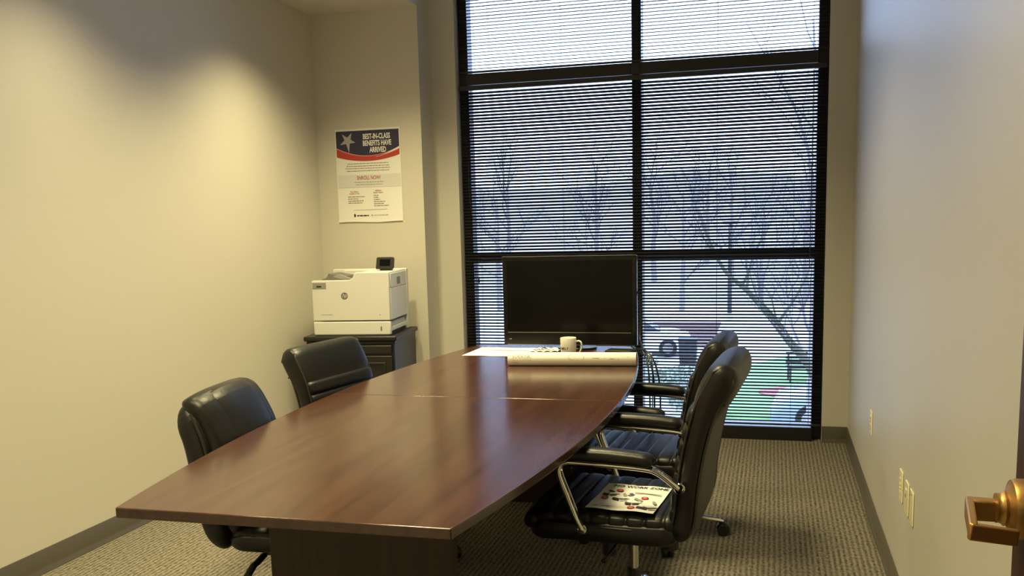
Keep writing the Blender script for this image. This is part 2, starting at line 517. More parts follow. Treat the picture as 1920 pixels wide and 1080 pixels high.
sx_ = xl + 0.60
downlight(sx_ + 0.04, 4.82, SOF, SPOT_SOFFIT * 1.6, 'recessed downlight in the soffit nearest the window')
downlight(sx_, 3.30, SOF, SPOT_SOFFIT, 'recessed downlight in the soffit beside the near end of the table')
downlight(sx_, 1.78, SOF, SPOT_SOFFIT, 'recessed downlight in the soffit nearest the doorway wall')
def troffer(x, y, z, power, label):
    root = empty('ceiling_troffer', (x, y, z), 0, label, 'ceiling light', 'fluorescent ceiling troffers')
    f = MB()
    for a, b in (((-0.30, -0.61, -0.012), (-0.275, 0.61, 0)), ((0.275, -0.61, -0.012), (0.30, 0.61, 0)), ((-0.275, -0.61, -0.012), (0.275, -0.585, 0)), ((-0.275, 0.585, -0.012), (0.275, 0.61, 0))): f.span(a, b)
    f.build('frame', M['ivory'], root)
    for q in (-0.09, 0.09): MB().span((q - 0.004, -0.585, -0.011), (q + 0.004, 0.585, 0)).build('louvre', M['silver'], root)
    ld = bpy.data.lights.new('lamp', 'AREA')
    ld.shape = 'RECTANGLE'; ld.size = 0.54; ld.size_y = 1.16; ld.energy = power; ld.color = WARM; ld.spread = R(112)
    lo = bpy.data.objects.new('lamp', ld); COL.objects.link(lo)
    lo.parent = root; lo.location = (0, 0, -0.016)
troffer(-1.1, 1.75, CEIL, TROFFER * 1.0, 'fluorescent ceiling troffer above the near end of the table')
troffer(-1.3, 4.15, CEIL, TROFFER * 1.15, 'fluorescent ceiling troffer above the far half of the table')
downlight(-0.5, -0.8, 2.7, SPOT_HALL, 'recessed downlight in the corridor ceiling', 70)

# ------------------------------------------------------------------ conference table
tbl = empty('conference_table', (-1.117, 1.894, 0), 0.0065, 'long boat-shaped mahogany conference table with a seam across the middle', 'table')
EW, MW, TL, TH, TZ = 0.872, 1.172, 3.048, 0.027, 0.737
def halfw(v):           # half width of the boat outline along its length, circular-ish bow
    u = (v - TL / 2) / (TL / 2)
    return MW / 2 - (MW - EW) / 2 * u * u
def half_top(v0, v1):
    n = 40
    ys = [v0 + (v1 - v0) * i / n for i in range(n + 1)]
    poly = [(halfw(y), y) for y in ys] + [(-halfw(y), y) for y in reversed(ys)]
    return MB().prism(poly, TZ - TH, TZ)
half_top(0, TL / 2 - 0.0009).build('tabletop', M['tabletop'], tbl, 40, 0.003)
half_top(TL / 2 + 0.0009, TL).build('tabletop', M['tabletop'], tbl, 40, 0.003)
for y0 in (0.45, TL - 0.49):
    MB().span((-0.282, y0, 0.0), (0.282, y0 + 0.04, TZ - TH)).build('base_panel', M['table_base'], tbl, 40, 0.003)
MB().span((-0.02, 0.49, 0.30), (0.02, TL - 0.49, TZ - TH)).build('stretcher_panel', M['table_base'], tbl, 40, 0.003)

# ------------------------------------------------------------------ chairs
def star_base(root, radius, legm, ang0=0.0, hub_z=0.10):
    MB().lathe([(0.03, 0.06), (0.036, 0.075), (0.036, 0.115), (0.03, 0.125)], 20).build('hub', legm, root, 40)
    for k in range(5):
        a = ang0 + k * 2 * math.pi / 5
        d = Vector((math.cos(a), math.sin(a), 0))
        P = [d * 0.02 + Vector((0, 0, hub_z)), d * 0.12 + Vector((0, 0, hub_z - 0.004)), d * (radius * 0.7) + Vector((0, 0, hub_z - 0.018)), d * (radius - 0.01) + Vector((0, 0, hub_z - 0.03)), d * (radius + 0.012) + Vector((0, 0, hub_z - 0.036))]
        leg = MB().tube(P, [1.25, 1.15, 1.0, 0.9, 0.55], 12, ell=(0.011, 0.019), up=(0, 0, 1)).build('base_leg', legm, root, 50)
        c = d * radius
        side = Vector((-d.y, d.x, 0))
        w = MB()
        for sgn in (-1, 1):
            secs = []
            for (rr, h) in ((0.012, 0.004), (0.025, 0.005), (0.027, 0.009), (0.027, 0.018), (0.023, 0.022), (0.01, 0.022)):
                secs.append([c + side * (sgn * h) + d * (0.012 + rr * math.cos(t * math.pi / 9)) + Vector((0, 0, 0.027 + rr * math.sin(t * math.pi / 9))) for t in range(18)])
            w.loft(secs)
        w.tube([c + Vector((0, 0, 0.03)), c + Vector((0, 0, hub_z - 0.036))], 0.006, 8)
        hood = [c + d * (0.012 + 0.029 * math.cos(q)) + Vector((0, 0, 0.028 + 0.029 * math.sin(q))) for q in [R(15 + i * 15) for i in range(11)]]
        w.tube(hood, 1.0, 8, ell=(0.004, 0.02), up=(0, 0, 1))
        w.build('caster', M['plastic'], leg, 40)

def offset_path(path, off):
    C = catmull([(0, p[0], p[1]) for p in path], 6); out = []
    for i, p in enumerate(C):
        t = (C[min(i + 1, len(C) - 1)] - C[max(i - 1, 0)]).normalized()
        out.append((p.y - t.z * off, p.z + t.y * off))
    return out

def ribbed_chair(label, arms=True, drop=0.0, ang0=0.3):
    root = empty('office_chair', (0, 0, 0), 0, label, 'chair', 'black leather office chairs around the table')
    z = -drop
    # seat: quilted top cushion over a smooth lower cushion
    pan = [(-0.19, 0.412 + z), (-0.05, 0.408 + z), (0.14, 0.408 + z), (0.30, 0.402 + z)]
    pad(pan, 0.248, 0.045, 0.05, 0.03, n=5).build('seat', M['leather'], root, 60)
    top = [(-0.195, 0.446 + z), (-0.05, 0.442 + z), (0.12, 0.446 + z), (0.24, 0.448 + z), (0.292, 0.430 + z), (0.312, 0.40 + z)]
    pad(top, 0.243, 0.034, 0.035, 0.03, seams=[0.05, 0.11, 0.17, 0.23, 0.29, 0.35, 0.41, 0.47], sd=0.17, sw=0.006, n=4.2).build('seat_cushion', M['leather'], root, 60)
    for sgn in (-1, 1):
        pp = [(sgn * (0.243 - (0.03 if p[0] > 0.28 or p[0] < -0.18 else 0)), p[0], p[1] - 0.012) for p in ((-0.19, 0.44 + z), (-0.05, 0.438 + z), (0.10, 0.44 + z), (0.24, 0.44 + z), (0.292, 0.42 + z))]
        MB().tube(catmull(pp, 6), 0.004, 8).build('seat_piping', M['leather_piping'], root, 60)
    # backrest
    bp = [(-0.178, 0.395 + z), (-0.20, 0.47 + z), (-0.212, 0.58 + z), (-0.232, 0.70 + z), (-0.264, 0.82 + z), (-0.303, 0.902 + z), (-0.340, 0.964 + z)]
    shell = pad(offset_path(bp, 0.012), 0.247, 0.046, 0.056, 0.035, n=5.0, bfun=lambda u: 0.86 + 0.42 / (1 + math.exp(-(u - 0.74) / 0.035)) - 0.10 * max(0, u - 0.85) / 0.15)
    shell.build('backrest', M['leather'], root, 60)
    fp = [q for q in offset_path(bp, -0.010) if q[1] < 0.838 + z]
    pad(fp, 0.236, 0.036, 0.022, 0.016, seams=[0.05, 0.105, 0.16, 0.215, 0.27, 0.325, 0.375], sd=0.20, sw=0.006, n=5.0).build('back_cushion', M['leather'], root, 60)
    for sgn in (-1, 1):      # welt around the side panel of the back
        f1 = offset_path(bp, -0.022); r1 = offset_path(bp, 0.044)
        n0, n1 = 5, len(f1) - 3
        loop = [(sgn * 0.2395, p[0], p[1]) for p in f1[n0:n1]] + [(sgn * 0.222, (f1[-2][0] + r1[-2][0]) / 2 - 0.004, (f1[-2][1] + r1[-2][1]) / 2 + 0.004)] + [(sgn * 0.2395, p[0], p[1]) for p in reversed(r1[n0:n1])]
        MB().tube(catmull(loop, 3), 0.0038, 8).build('back_piping', M['leather_piping'], root, 60)
    # rear seam of the top wrap
    r2 = offset_path(bp, 0.0575)
    q = r2[int(len(r2) * 0.74)]
    MB().tube([(-0.235, q[0], q[1]), (0, q[0] - 0.004, q[1]), (0.235, q[0], q[1])], 0.0032, 6).build('rear_seam', M['leather_piping'], root, 60)
    if arms:
        for sgn in (-1, 1):
            ax = sgn * 0.272
            P = [(sgn * 0.262, 0.112, 0.428 + z), (ax, 0.128, 0.47 + z), (ax, 0.155, 0.54 + z), (ax, 0.178, 0.60 + z), (ax, 0.178, 0.628 + z), (ax, 0.158, 0.645 + z), (ax, 0.12, 0.647 + z),
                 (ax, 0.0, 0.644 + z), (ax, -0.09, 0.640 + z), (ax, -0.125, 0.634 + z), (ax, -0.155, 0.618 + z), (ax, -0.187, 0.594 + z), (sgn * 0.268, -0.198, 0.586 + z)]
            fr_ = MB().tube(catmull(P, 5), 1.0, 12, ell=(0.019, 0.0105), up=(1, 0, 0))
            fr_.lathe([(0.015, -0.013), (0.017, -0.011), (0.017, 0.011), (0.015, 0.013), (0.009, 0.013), (0.009, -0.013)], 18, (sgn * 0.266, -0.204, 0.583 + z), 'X', caps=False)
            fr_.lathe([(0.014, -0.012), (0.016, -0.010), (0.016, 0.010), (0.014, 0.012)], 16, (sgn * 0.262, 0.110, 0.424 + z), 'X')
            af = fr_.build('arm_frame', M['chrome'], root, 60)
            pad([(0.190, 0.671 + z), (0.08, 0.674 + z), (-0.03, 0.671 + z), (-0.125, 0.663 + z)], 0.034, 0.0235, 0.034, 0.014, n=2.8, N=20, x0=ax).build('arm_pad', M['leather'], af, 60)
    # mechanism and base
    MB().span((-0.10, -0.13, 0.325 + z), (0.10, 0.13, 0.368 + z)).build('seat_plate', M['plastic'], root, 40, 0.006)
    MB().lathe([(0.018, -0.075), (0.026, -0.07), (0.026, 0.0), (0.02, 0.006)], 16, (0.0, 0.085, 0.322 + z)).build('tension_knob', M['plastic'], root, 40)
    MB().tube(catmull([(-0.05, 0.03, 0.335 + z), (-0.20, 0.03, 0.335 + z), (-0.27, 0.04, 0.325 + z)], 4), [0.005] * 8 + [0.009], 8).build('height_lever', M['plastic'], root, 50)
    MB().lathe([(0.02, 0.0), (0.03, 0.004), (0.03, 0.045), (0.02, 0.05)], 16, (-0.02, -0.13, 0.295 + z)).build('tilt_housing', M['plastic'], root, 40)
    MB().lathe([(0.017, 0.12), (0.017, 0.33 + z)], 16).build('gas_lift', M['chrome'], root, 40)
    MB().lathe([(0.026, 0.11), (0.026, 0.205), (0.022, 0.21)], 16).build('lift_sleeve', M['plastic'], root, 40)
    star_base(root, 0.32, M['chrome'], ang0)
    return root

def place(o, x, y, facing_deg):
    """facing_deg: heading of the chair front, measured from +X"""
    o.location = (x, y, 0); o.rotation_euler = (0, 0, R(facing_deg - 90))

c1 = ribbed_chair('black leather chrome-armed office chair with a printed flyer lying on its seat', ang0=R(4))
place(c1, -0.452, 3.12, 176)
c2 = ribbed_chair('black leather chrome-armed office chair behind the one holding the flyer, nearest the window', drop=0.062, ang0=R(3 - 86))
place(c2, -0.53, 4.12, 176)
c3 = ribbed_chair('black leather office chair with ribbed back in front of the black cabinet', arms=False, drop=0.06, ang0=R(10))
place(c3, -1.60, 3.70, -9)

def puffy_chair(label, drop=0.0):
    root = empty('executive_chair', (0, 0, 0), 0, label, 'chair')
    z = -drop
    pad([(-0.20, 0.432 + z), (-0.05, 0.43 + z), (0.12, 0.43 + z), (0.27, 0.422 + z)], 0.245, 0.042, 0.06, 0.04, n=4).build('seat', M['leather'], root, 60)
    pad([(-0.20, 0.45 + z), (0.0, 0.447 + z), (0.15, 0.45 + z), (0.265, 0.425 + z)], 0.235, 0.045, 0.05, 0.04, n=3).build('seat_cushion', M['leather'], root, 60)
    bp = [(-0.205, 0.40 + z), (-0.235, 0.52 + z), (-0.25, 0.64 + z), (-0.272, 0.76 + z), (-0.30, 0.835 + z), (-0.325, 0.888 + z)]
    pad(offset_path(bp, 0.02), 0.252, 0.058, 0.09, 0.05, n=3.6, wfun=lambda u: 0.93 + 0.07 * math.sin(math.pi * min(1, u))).build('backrest', M['leather'], root, 60)
    # overstuffed front: wide wrap-over head roll plus a raised centre panel
    hp = [(-0.215, 0.60 + z), (-0.232, 0.72 + z), (-0.262, 0.80 + z), (-0.297, 0.866 + z), (-0.345, 0.892 + z)]
    pad(hp, 0.222, 0.052, 0.06, 0.035, seams=[], n=3.0, bfun=lambda u: 0.9 + 0.35 * math.sin(math.pi * u)).build('head_cushion', M['leather'], root, 60)
    hp2 = [(p[0] + 0.018, p[1] + 0.006) for p in hp]
    pad(hp2, 0.165, 0.046, 0.06, 0.03, n=2.6, bfun=lambda u: 0.9 + 0.4 * math.sin(math.pi * u)).build('centre_panel', M['leather'], root, 60)
    pad([(-0.17, 0.45 + z), (-0.185, 0.52 + z), (-0.20, 0.60 + z)], 0.232, 0.045, 0.04, 0.03, n=3).build('lumbar_cushion', M['leather'], root, 60)
    for sgn in (-1, 1):
        s1 = offset_path(bp, -0.018)
        MB().tube(catmull([(sgn * 0.243, p[0], p[1]) for p in s1[6:-3:4]], 4), 0.005, 8).build('back_piping', M['leather_piping'], root, 60)
        ax = sgn * 0.272
        P = [(ax * 0.9, 0.10, 0.435 + z), (ax, 0.12, 0.48 + z), (ax, 0.11, 0.60 + z), (ax, 0.04, 0.635 + z), (ax, -0.10, 0.64 + z), (ax, -0.20, 0.63 + z), (ax * 0.95, -0.25, 0.58 + z)]
        af = MB().tube(catmull(P, 5), 1.0, 12, ell=(0.022, 0.014), up=(1, 0, 0)).build('arm_frame', M['plastic'], root, 60)
        pad([(0.07, 0.658 + z), (-0.05, 0.668 + z), (-0.20, 0.664 + z)], 0.034, 0.021, 0.03, 0.012, n=2.8, N=20, x0=ax).build('arm_pad', M['leather'], af, 60)
    MB().span((-0.11, -0.14, 0.345 + z), (0.11, 0.14, 0.395 + z)).build('seat_plate', M['plastic'], root, 40, 0.006)
    MB().tube([(0.02, -0.10, 0.380 + z), (0.13, -0.115, 0.362 + z), (0.155, -0.118, 0.358 + z)], 0.005, 8).build('height_lever', M['plastic'], root, 50)
    MB().tube(catmull([(0.145, -0.117, 0.36 + z), (0.19, -0.12, 0.352 + z), (0.22, -0.122, 0.349 + z), (0.265, -0.122, 0.333 + z)], 4), 1.0, 10, ell=(0.009, 0.013), up=(0, 0, 1)).build('lever_grip', M['plastic'], root, 50)
    MB().lathe([(0.017, 0.12), (0.017, 0.32 + z)], 16).build('gas_lift', M['plastic'], root, 40)
    MB().lathe([(0.026, 0.11), (0.026, 0.205), (0.022, 0.21)], 16).build('lift_sleeve', M['plastic'], root, 40)
    star_base(root, 0.31, M['plastic'], R(70))
    return root

c4 = puffy_chair('black overstuffed leather executive chair tucked in at the near left side of the table', drop=0.04)
place(c4, -1.535, 2.85, 6)

# ------------------------------------------------------------------ flyer on the chair seat
fl = empty('flyer', (-0.452, 3.035, 0.4812), R(-6), 'printed flyer with pictures of desks lying on a chair seat', 'flyer')
fw, fh = 0.225, 0.29
m_ = MB()
secs = []
for i in range(13):
    x = -fw / 2 + fw * i / 12
    cz = 0.0016 * math.sin(i * 0.9) + 0.0016
    secs.append([(x, -fh / 2, cz + 0.002), (x, 0, cz), (x, fh / 2, cz + 0.003), (x, fh / 2, cz + 0.0034), (x, 0, cz + 0.0004), (x, -fh / 2, cz + 0.0024)])
m_.loft(secs).build('sheet', M['paper'], fl, 60)
FZ = 0.0066
def fpoly(name, poly, m, dz=0.0):
    MB().prism(poly, FZ + dz, FZ + dz + 0.0002).build(name, m, fl)
def ell2(cx, cy, a, b, n=20): return [(cx + a * math.cos(2 * math.pi * i / n), cy + b * math.sin(2 * math.pi * i / n)) for i in range(n)]
text('NO WORK ZONE', 0.030, M['ink'], fl, Matrix.Translation((0.012, 0.118, FZ)), sx=0.80, bold=0.0006)
for (cx, cy) in ((-0.05, 0.066), (-0.078, -0.028), (0.052, 0.0), (0.032, -0.112)):
    fpoly('red_badge', ell2(cx, cy, 0.0125, 0.014), M['red']); fpoly('badge_centre', ell2(cx, cy, 0.006, 0.006), M['pink'], 0.0003)
fpoly('pen_picture', [(0.004, 0.058), (0.098, 0.050), (0.098, 0.042), (0.004, 0.050)], M['grey_ink'])
fpoly('head_picture', ell2(-0.004, 0.035, 0.012, 0.016), M['paper_lav'], 0.0001); fpoly('head_picture', ell2(-0.001, 0.030, 0.007, 0.009), M['navy'], 0.0003)
fpoly('desk_picture', [(-0.085, 0.062), (-0.062, 0.050), (-0.062, 0.032), (-0.085, 0.044)], M['ink'])
for (cx, cy, w_) in ((-0.085, 0.012, 0.022), (-0.04, -0.03, 0.024), (0.012, -0.07, 0.022), (0.066, -0.105, 0.036)):
    fpoly('desk_picture', [(cx - w_ / 2, cy + 0.012), (cx + w_ / 2, cy + 0.004), (cx + w_ / 2, cy - 0.016), (cx - w_ / 2, cy - 0.008)], M['ink'])
    fpoly('desktop_picture', [(cx + w_ / 2, cy + 0.004), (cx + w_ / 2 + 0.034, cy + 0.014), (cx + w_ / 2 + 0.022, cy + 0.028), (cx - w_ / 2 + 0.012, cy + 0.022)], M['band'])
    fpoly('drawer_picture', [(cx + w_ / 2 + 0.004, cy - 0.002), (cx + w_ / 2 + 0.026, cy + 0.004), (cx + w_ / 2 + 0.026, cy - 0.006), (cx + w_ / 2 + 0.004, cy - 0.014)], M['ink'], 0.0003)
for a, b in (((-0.03, 0.045), (-0.012, 0.008)), ((0.018, 0.0), (0.05, -0.03)), ((0.085, -0.02), (0.1, -0.05))):
    fpoly('cabinet_picture', [(a[0], a[1] - 0.02), (a[0] + 0.004, a[1] - 0.004), (b[0] + 0.004, b[1]), (b[0], b[1] - 0.016)], M['grey_ink'])
fpoly('emblem', ell2(-0.085, -0.118, 0.010, 0.006), M['faint_ink']); fpoly('small_print', [(-0.068, -0.114), (-0.038, -0.114), (-0.038, -0.121), (-0.068, -0.121)], M['faint_ink'])
tg = MB().span((-0.0095, -0.012, 0), (0.0095, 0.012, 0.0008)).build('paper_tag', M['tag'], None, loc=(-0.465, 3.195, 0.4795))
tag(tg, 'small grey paper tag sticking out behind the flyer', 'tag')

# ------------------------------------------------------------------ printer cabinet and printer
cab = empty('storage_cabinet', (-2.505, 5.46, 0), R(7), 'low black wooden cabinet carrying the white printer', 'cabinet')
cw, cd, ch = 0.55, 0.52, 0.745
MB().span((-cw / 2 - 0.018, -cd / 2 - 0.018, ch - 0.03), (cw / 2 + 0.018, cd / 2, ch)).build('top', M['cabinet'], cab, 40, 0.009, 3)
MB().span((-cw / 2, -cd / 2, 0.0), (cw / 2, cd / 2 - 0.005, ch - 0.03)).build('body', M['cabinet'], cab, 40, 0.003)
MB().span((-cw / 2 - 0.004, -cd / 2 - 0.004, ch - 0.052), (cw / 2 + 0.004, cd / 2 - 0.01, ch - 0.0301)).build('moulding', M['cabinet'], cab, 40, 0.005)
x0, x1 = -cw / 2 + 0.014, cw / 2 - 0.014
for k, (a, b) in enumerate(((0.06, 0.625), (0.638, 0.688))):
    dr = MB().span((x0, -cd / 2 - 0.018, a), (x1, -cd / 2, b)).build('door' if k == 0 else 'drawer', M['cabinet'], cab, 40, 0.004)
    if k == 0:
        e = 0.04
        for (p, q) in (((x0 + e, a + e), (x1 - e, a + e + 0.012)), ((x0 + e, b - e - 0.012), (x1 - e, b - e)), ((x0 + e, a + e + 0.012), (x0 + e + 0.012, b - e - 0.012)), ((x1 - e - 0.012, a + e + 0.012), (x1 - e, b - e - 0.012))):
            MB().span((p[0], -cd / 2 - 0.024, p[1]), (q[0], -cd / 2 - 0.017, q[1])).build('panel_moulding', M['cabinet'], dr, 40, 0.002)
    zc = 0.36 if k == 0 else 0.663
    MB().lathe([(0.004, 0.0), (0.005, -0.012), (0.010, -0.02), (0.007, -0.025)], 14, (x0 + 0.028 if k == 0 else 0.03, -cd / 2 - 0.018, zc), 'Y').build('knob', M['silver'], dr, 40)

pr = empty('laser_printer', (-2.490, 5.435, ch), R(7), 'white laser printer with a small tilted display on the black cabinet', 'printer')
pw, pd, ph = 0.485, 0.45, 0.385
X0, X1, Y0, Y1 = -pw / 2, pw / 2, -pd / 2, pd / 2
MB().span((X0 + 0.004, Y0 + 0.012, 0.0), (X1 - 0.012, Y1 - 0.06, 0.08)).build('tray_housing', M['printer'], pr, 40, 0.004)
td = MB().span((X0, Y0, 0.006), (X1, Y0 + 0.03, 0.088)).build('paper_tray', M['printer'], pr, 40, 0.006)
MB().span((X1 - 0.062, Y0 - 0.0012, 0.032), (X1 - 0.054, Y0 + 0.001, 0.056)).build('level_gauge', M['printer_dark'], td)
# body: front outline with the lowered output bin on the left
sec = [(X0, 0.094), (X1, 0.094), (X1, ph - 0.006), (X1 - 0.008, ph), (X0 + 0.285, ph), (X0 + 0.270, ph - 0.008), (X0 + 0.262, ph - 0.03), (X0 + 0.248, ph - 0.042), (X0 + 0.232, ph - 0.046), (X0 + 0.006, ph - 0.046), (X0, ph - 0.052)]
MB().prism(sec, 0.0, 0.03, Matrix.Translation((0, Y0 + 0.03, 0)) @ XZ).build('front_cover', M['printer'], pr, 40, 0.004)
MB().span((X0 + 0.004, Y0 + 0.0305, 0.09), (X1 - 0.006, Y1 - 0.045, ph - 0.085)).build('body', M['printer'], pr, 40, 0.004)
MB().span((X0 + 0.29, Y0 + 0.0305, ph - 0.0845), (X1 - 0.004, Y1 - 0.045, ph - 0.001)).build('upper_body', M['printer'], pr, 40, 0.004)
MB().span((X0 + 0.09, Y1 - 0.105, ph - 0.0845), (X0 + 0.2895, Y1 - 0.045, ph - 0.002)).build('bin_back', M['printer'], pr, 40, 0.004)
MB().span((X0, Y1 - 0.0445, 0.0), (X1 + 0.002, Y1, ph + 0.002)).build('rear_cover', M['printer'], pr, 40, 0.005)
MB().prism([(X0 + 0.01, ph - 0.0845), (X0 + 0.288, ph - 0.0845), (X0 + 0.288, ph - 0.005), (X0 + 0.16, ph - 0.030), (X0 + 0.075, ph - 0.014), (X0 + 0.055, ph - 0.012), (X0 + 0.045, ph - 0.035), (X0 + 0.01, ph - 0.05)], 0, 0.19, Matrix.Translation((0, Y1 - 0.107, 0)) @ XZ).build('output_bin', M['printer_dark'], pr, 40, 0.003)
MB().prism([(X0 + 0.12, ph - 0.026), (X0 + 0.165, ph - 0.012), (X0 + 0.26, ph - 0.045), (X0 + 0.20, ph - 0.048)], 0, 0.012, Matrix.Translation((0, Y0 + 0.055, 0)) @ XZ).build('bin_flap', M['printer_grey'], pr, 40, 0.002)
bd = MB().span((X0 + 0.006, Y0 - 0.002, ph - 0.094), (X0 + 0.092, Y0 + 0.002, ph - 0.058)).build('model_badge', M['printer_grey'], pr, 40, 0.001)
MB().span((X0 + 0.032, Y0 - 0.0028, ph - 0.086), (X0 + 0.062, Y0 - 0.0018, ph - 0.077)).build('badge_print', M['ink'], bd)
lg = MB().lathe([(0.021, -0.0009), (0.021, 0.0002)], 32, (X0 + 0.205, Y0, 0.245), 'Y').build('logo', M['printer_dark'], pr)
text('hp', 0.036, M['printer'], lg, Matrix.Translation((X0 + 0.205, Y0 - 0.0011, 0.247)) @ XZ, sx=0.82, shear=0.3, name='logo_lettering', bold=-0.0002)
MB().span((X0 + 0.055, Y0 - 0.0004, 0.130), (X0 + 0.125, Y0 + 0.0006, 0.1325)).build('model_print', M['grey_ink'], pr)
MB().span((X1 - 0.066, Y0 - 0.0004, 0.125), (X1 - 0.058, Y0 + 0.0006, 0.130)).build('button_print', M['grey_ink'], pr)
sp = MB().span((X1 - 0.006, Y0 + 0.04, 0.095), (X1 + 0.001, Y1 - 0.05, 0.285)).build('side_panel', M['printer'], pr, 40, 0.002)
sp2 = MB().span((X1 - 0.004, Y0 + 0.04, 0.288), (X1 + 0.001, Y1 - 0.05, ph - 0.012)).build('side_panel', M['printer'], pr, 40, 0.002)
MB().span((X1 + 0.0002, -0.045, 0.300), (X1 + 0.0018, 0.03, 0.345)).build('side_latch', M['printer_dark'], sp2)
MB().span((X1 - 0.002, Y0 + 0.05, 0.040), (X1 + 0.003, Y1 - 0.06, 0.052)).build('side_vent', M['printer'], pr, 40, 0.001)
MB().span((X1 - 0.013, Y0 + 0.05, 0.004), (X1 - 0.0085, Y1 - 0.07, 0.022)).build('side_recess', M['ink'], pr)
dsp = MB().prism([(-0.058, -0.036), (0.05, -0.036), (0.056, -0.030), (0.056, 0.032), (0.05, 0.038), (-0.05, 0.038), (-0.056, 0.032)], 0, 0.016,
                 Matrix.Translation((X1 - 0.075, -0.02, ph + 0.044)) @ Matrix.Rotation(R(-18), 4, 'X') @ Matrix.Translation((0, 0.008, 0)) @ XZ).build('display', M['plastic'], pr, 40, 0.003)
MB().prism([(-0.034, -0.02), (0.034, -0.02), (0.034, 0.022), (-0.034, 0.022)], 0, 0.001,
           Matrix.Translation((X1 - 0.075, -0.02, ph + 0.044)) @ Matrix.Rotation(R(-18), 4, 'X') @ Matrix.Translation((0, -0.0085, 0)) @ XZ).build('display_glass', M['screen'], dsp)
MB().span((X1 - 0.11, -0.03, ph - 0.002), (X1 - 0.04, 0.02, ph + 0.014)).build('display_foot', M['plastic'], pr, 40, 0.003)

# ------------------------------------------------------------------ poster
po = empty('poster', (-2.566, ya, 1.7345), 0, 'benefits poster with navy header, silver star and red swoosh taped to the wall', 'poster')
PW, PH = 0.458, 0.604
secs = []
for i in range(9):
    x = -PW / 2 + PW * i / 8
    wv = 0.0012 * math.sin(i * 1.1)
    secs.append([(x, -0.0075 - wv, -PH / 2 + 0.003 * math.sin(i)), (x, -0.0025, -0.275), (x, -0.0025, PH / 2), (x, -0.0021, PH / 2), (x, -0.0021, -0.275), (x, -0.0071 - wv, -PH / 2 + 0.003 * math.sin(i))])
MB().loft(secs).build('sheet', M['paper'], po, 60)
def ppoly(name, poly, m, k=1):
    y = -0.0034 - 0.0004 * k
    MB().prism(poly, 0, 0.0003, Matrix.Translation((0, y, 0)) @ XZ).build(name, m, po)
def curve_y(x, y0, dip, skew=0.0):
    u = (x + 0.224) / 0.448
    return y0 - dip * 4 * u * (1 - u) * (1 + skew * (0.5 - u))
xs = [-0.224 + 0.448 * i / 24 for i in range(25)]
hx0, hx1, ht = -0.222, 0.222, 0.289
xs = [hx0 + (hx1 - hx0) * i / 24 for i in range(25)]
def band(name, top, bot, m, k):
    ppoly(name, [(x, top(x)) for x in xs] + [(x, bot(x)) for x in reversed(xs)], m, k)
U = lambda x: (x - hx0) / (hx1 - hx0)
lo_ = lambda x: 0.124 + 0.004 * U(x) - 0.033 * 4 * U(x) * (1 - U(x))
up_ = lambda x: 0.183 - 0.003 * U(x) - 0.054 * 4 * U(x) * (1 - U(x))
band('red_swoosh', lambda x: 0.235, lo_, M['red'], 1)
band('pink_swoosh', lambda x: 0.240, lambda x: up_(x) - 0.006 + 0.004 * U(x), M['pink'], 1.5)
band('navy_header', lambda x: ht, up_, M['navy'], 2)
ppoly('white_swoosh', [(0.06 + 0.162 * i / 10, 0.118 + 0.060 * (i / 10) ** 1.3) for i in range(11)] + [(0.222 - 0.162 * i / 10, 0.166 - 0.050 * (i / 10) ** 0.8) for i in range(11)], M['paper'], 2.6)
st = []
for i, r_ in enumerate((0.078, 0.022, 0.056, 0.023, 0.060, 0.023, 0.060, 0.023, 0.060, 0.022)):
    a = R(-85 + 36 * i)
    st.append((-0.139 + r_ * math.cos(a), 0.226 + r_ * math.sin(a)))
ppoly('star', st, M['star'], 3)
for i, (ln, yy, cx_) in enumerate((('BEST-IN-CLASS', 0.248, 0.066), ('BENEFITS HAVE', 0.205, 0.068), ('ARRIVED', 0.162, 0.073))):
    text(ln, 0.047, M['paper'], po, Matrix.Translation((cx_, -0.0049, yy)) @ XZ, sx=0.62, bold=0.0013, name='title_lettering')
def dashes(lines, m, name, k=1.0, seed=2):
    rg = random.Random(seed); b = MB()
    for (cx, yy, ln, hh) in lines:
        x = cx - ln / 2
        while x < cx + ln / 2 - 0.004:
            w_ = min(rg.uniform(0.008, 0.026), cx + ln / 2 - x)
            b.prism([(x, yy - hh / 2), (x + w_, yy - hh / 2 + rg.uniform(-.0006, .0006)), (x + w_, yy + hh / 2), (x, yy + hh / 2 * rg.uniform(.7, 1.1))], 0, 0.0003, Matrix.Translation((0, -0.0034 - 0.0004 * k, 0)) @ XZ)
            x += w_ + 0.0035
    o = b.build(name, m, po); o['kind'] = 'stuff'
dashes([(-0.005, 0.078, 0.29, 0.0042), (-0.005, 0.062, 0.30, 0.0042), (-0.005, 0.047, 0.32, 0.0042), (-0.005, 0.031, 0.30, 0.0042)], M['grey_ink'], 'paragraph_print')
ppoly('grey_band', [(-0.222, 0.006), (0.222, 0.006), (0.222, -0.076), (-0.222, -0.076)], M['band'], 0.6)
text('ENROLL NOW!', 0.034, M['red_ink'], po, Matrix.Translation((0.0, -0.0042, -0.016)) @ XZ, sx=0.72, bold=0.0004, name='title_lettering')
dashes([(0.0, -0.043, 0.21, 0.0046), (0.0, -0.059, 0.19, 0.0046)], M['grey_ink'], 'call_line_print', 1.4, 5)
for ln, x, y, m in (('Plan Options', -0.108, -0.103, 'red_ink'), ('Available to You:', -0.108, -0.116, 'red_ink'), ('Additional', 0.062, -0.099, 'red_ink'), ('Benefit Options:', 0.062, -0.112, 'red_ink')):
    text(ln, 0.0125, M[m], po, Matrix.Translation((x, -0.0042, y)) @ XZ, sx=0.85, name='column_heading')
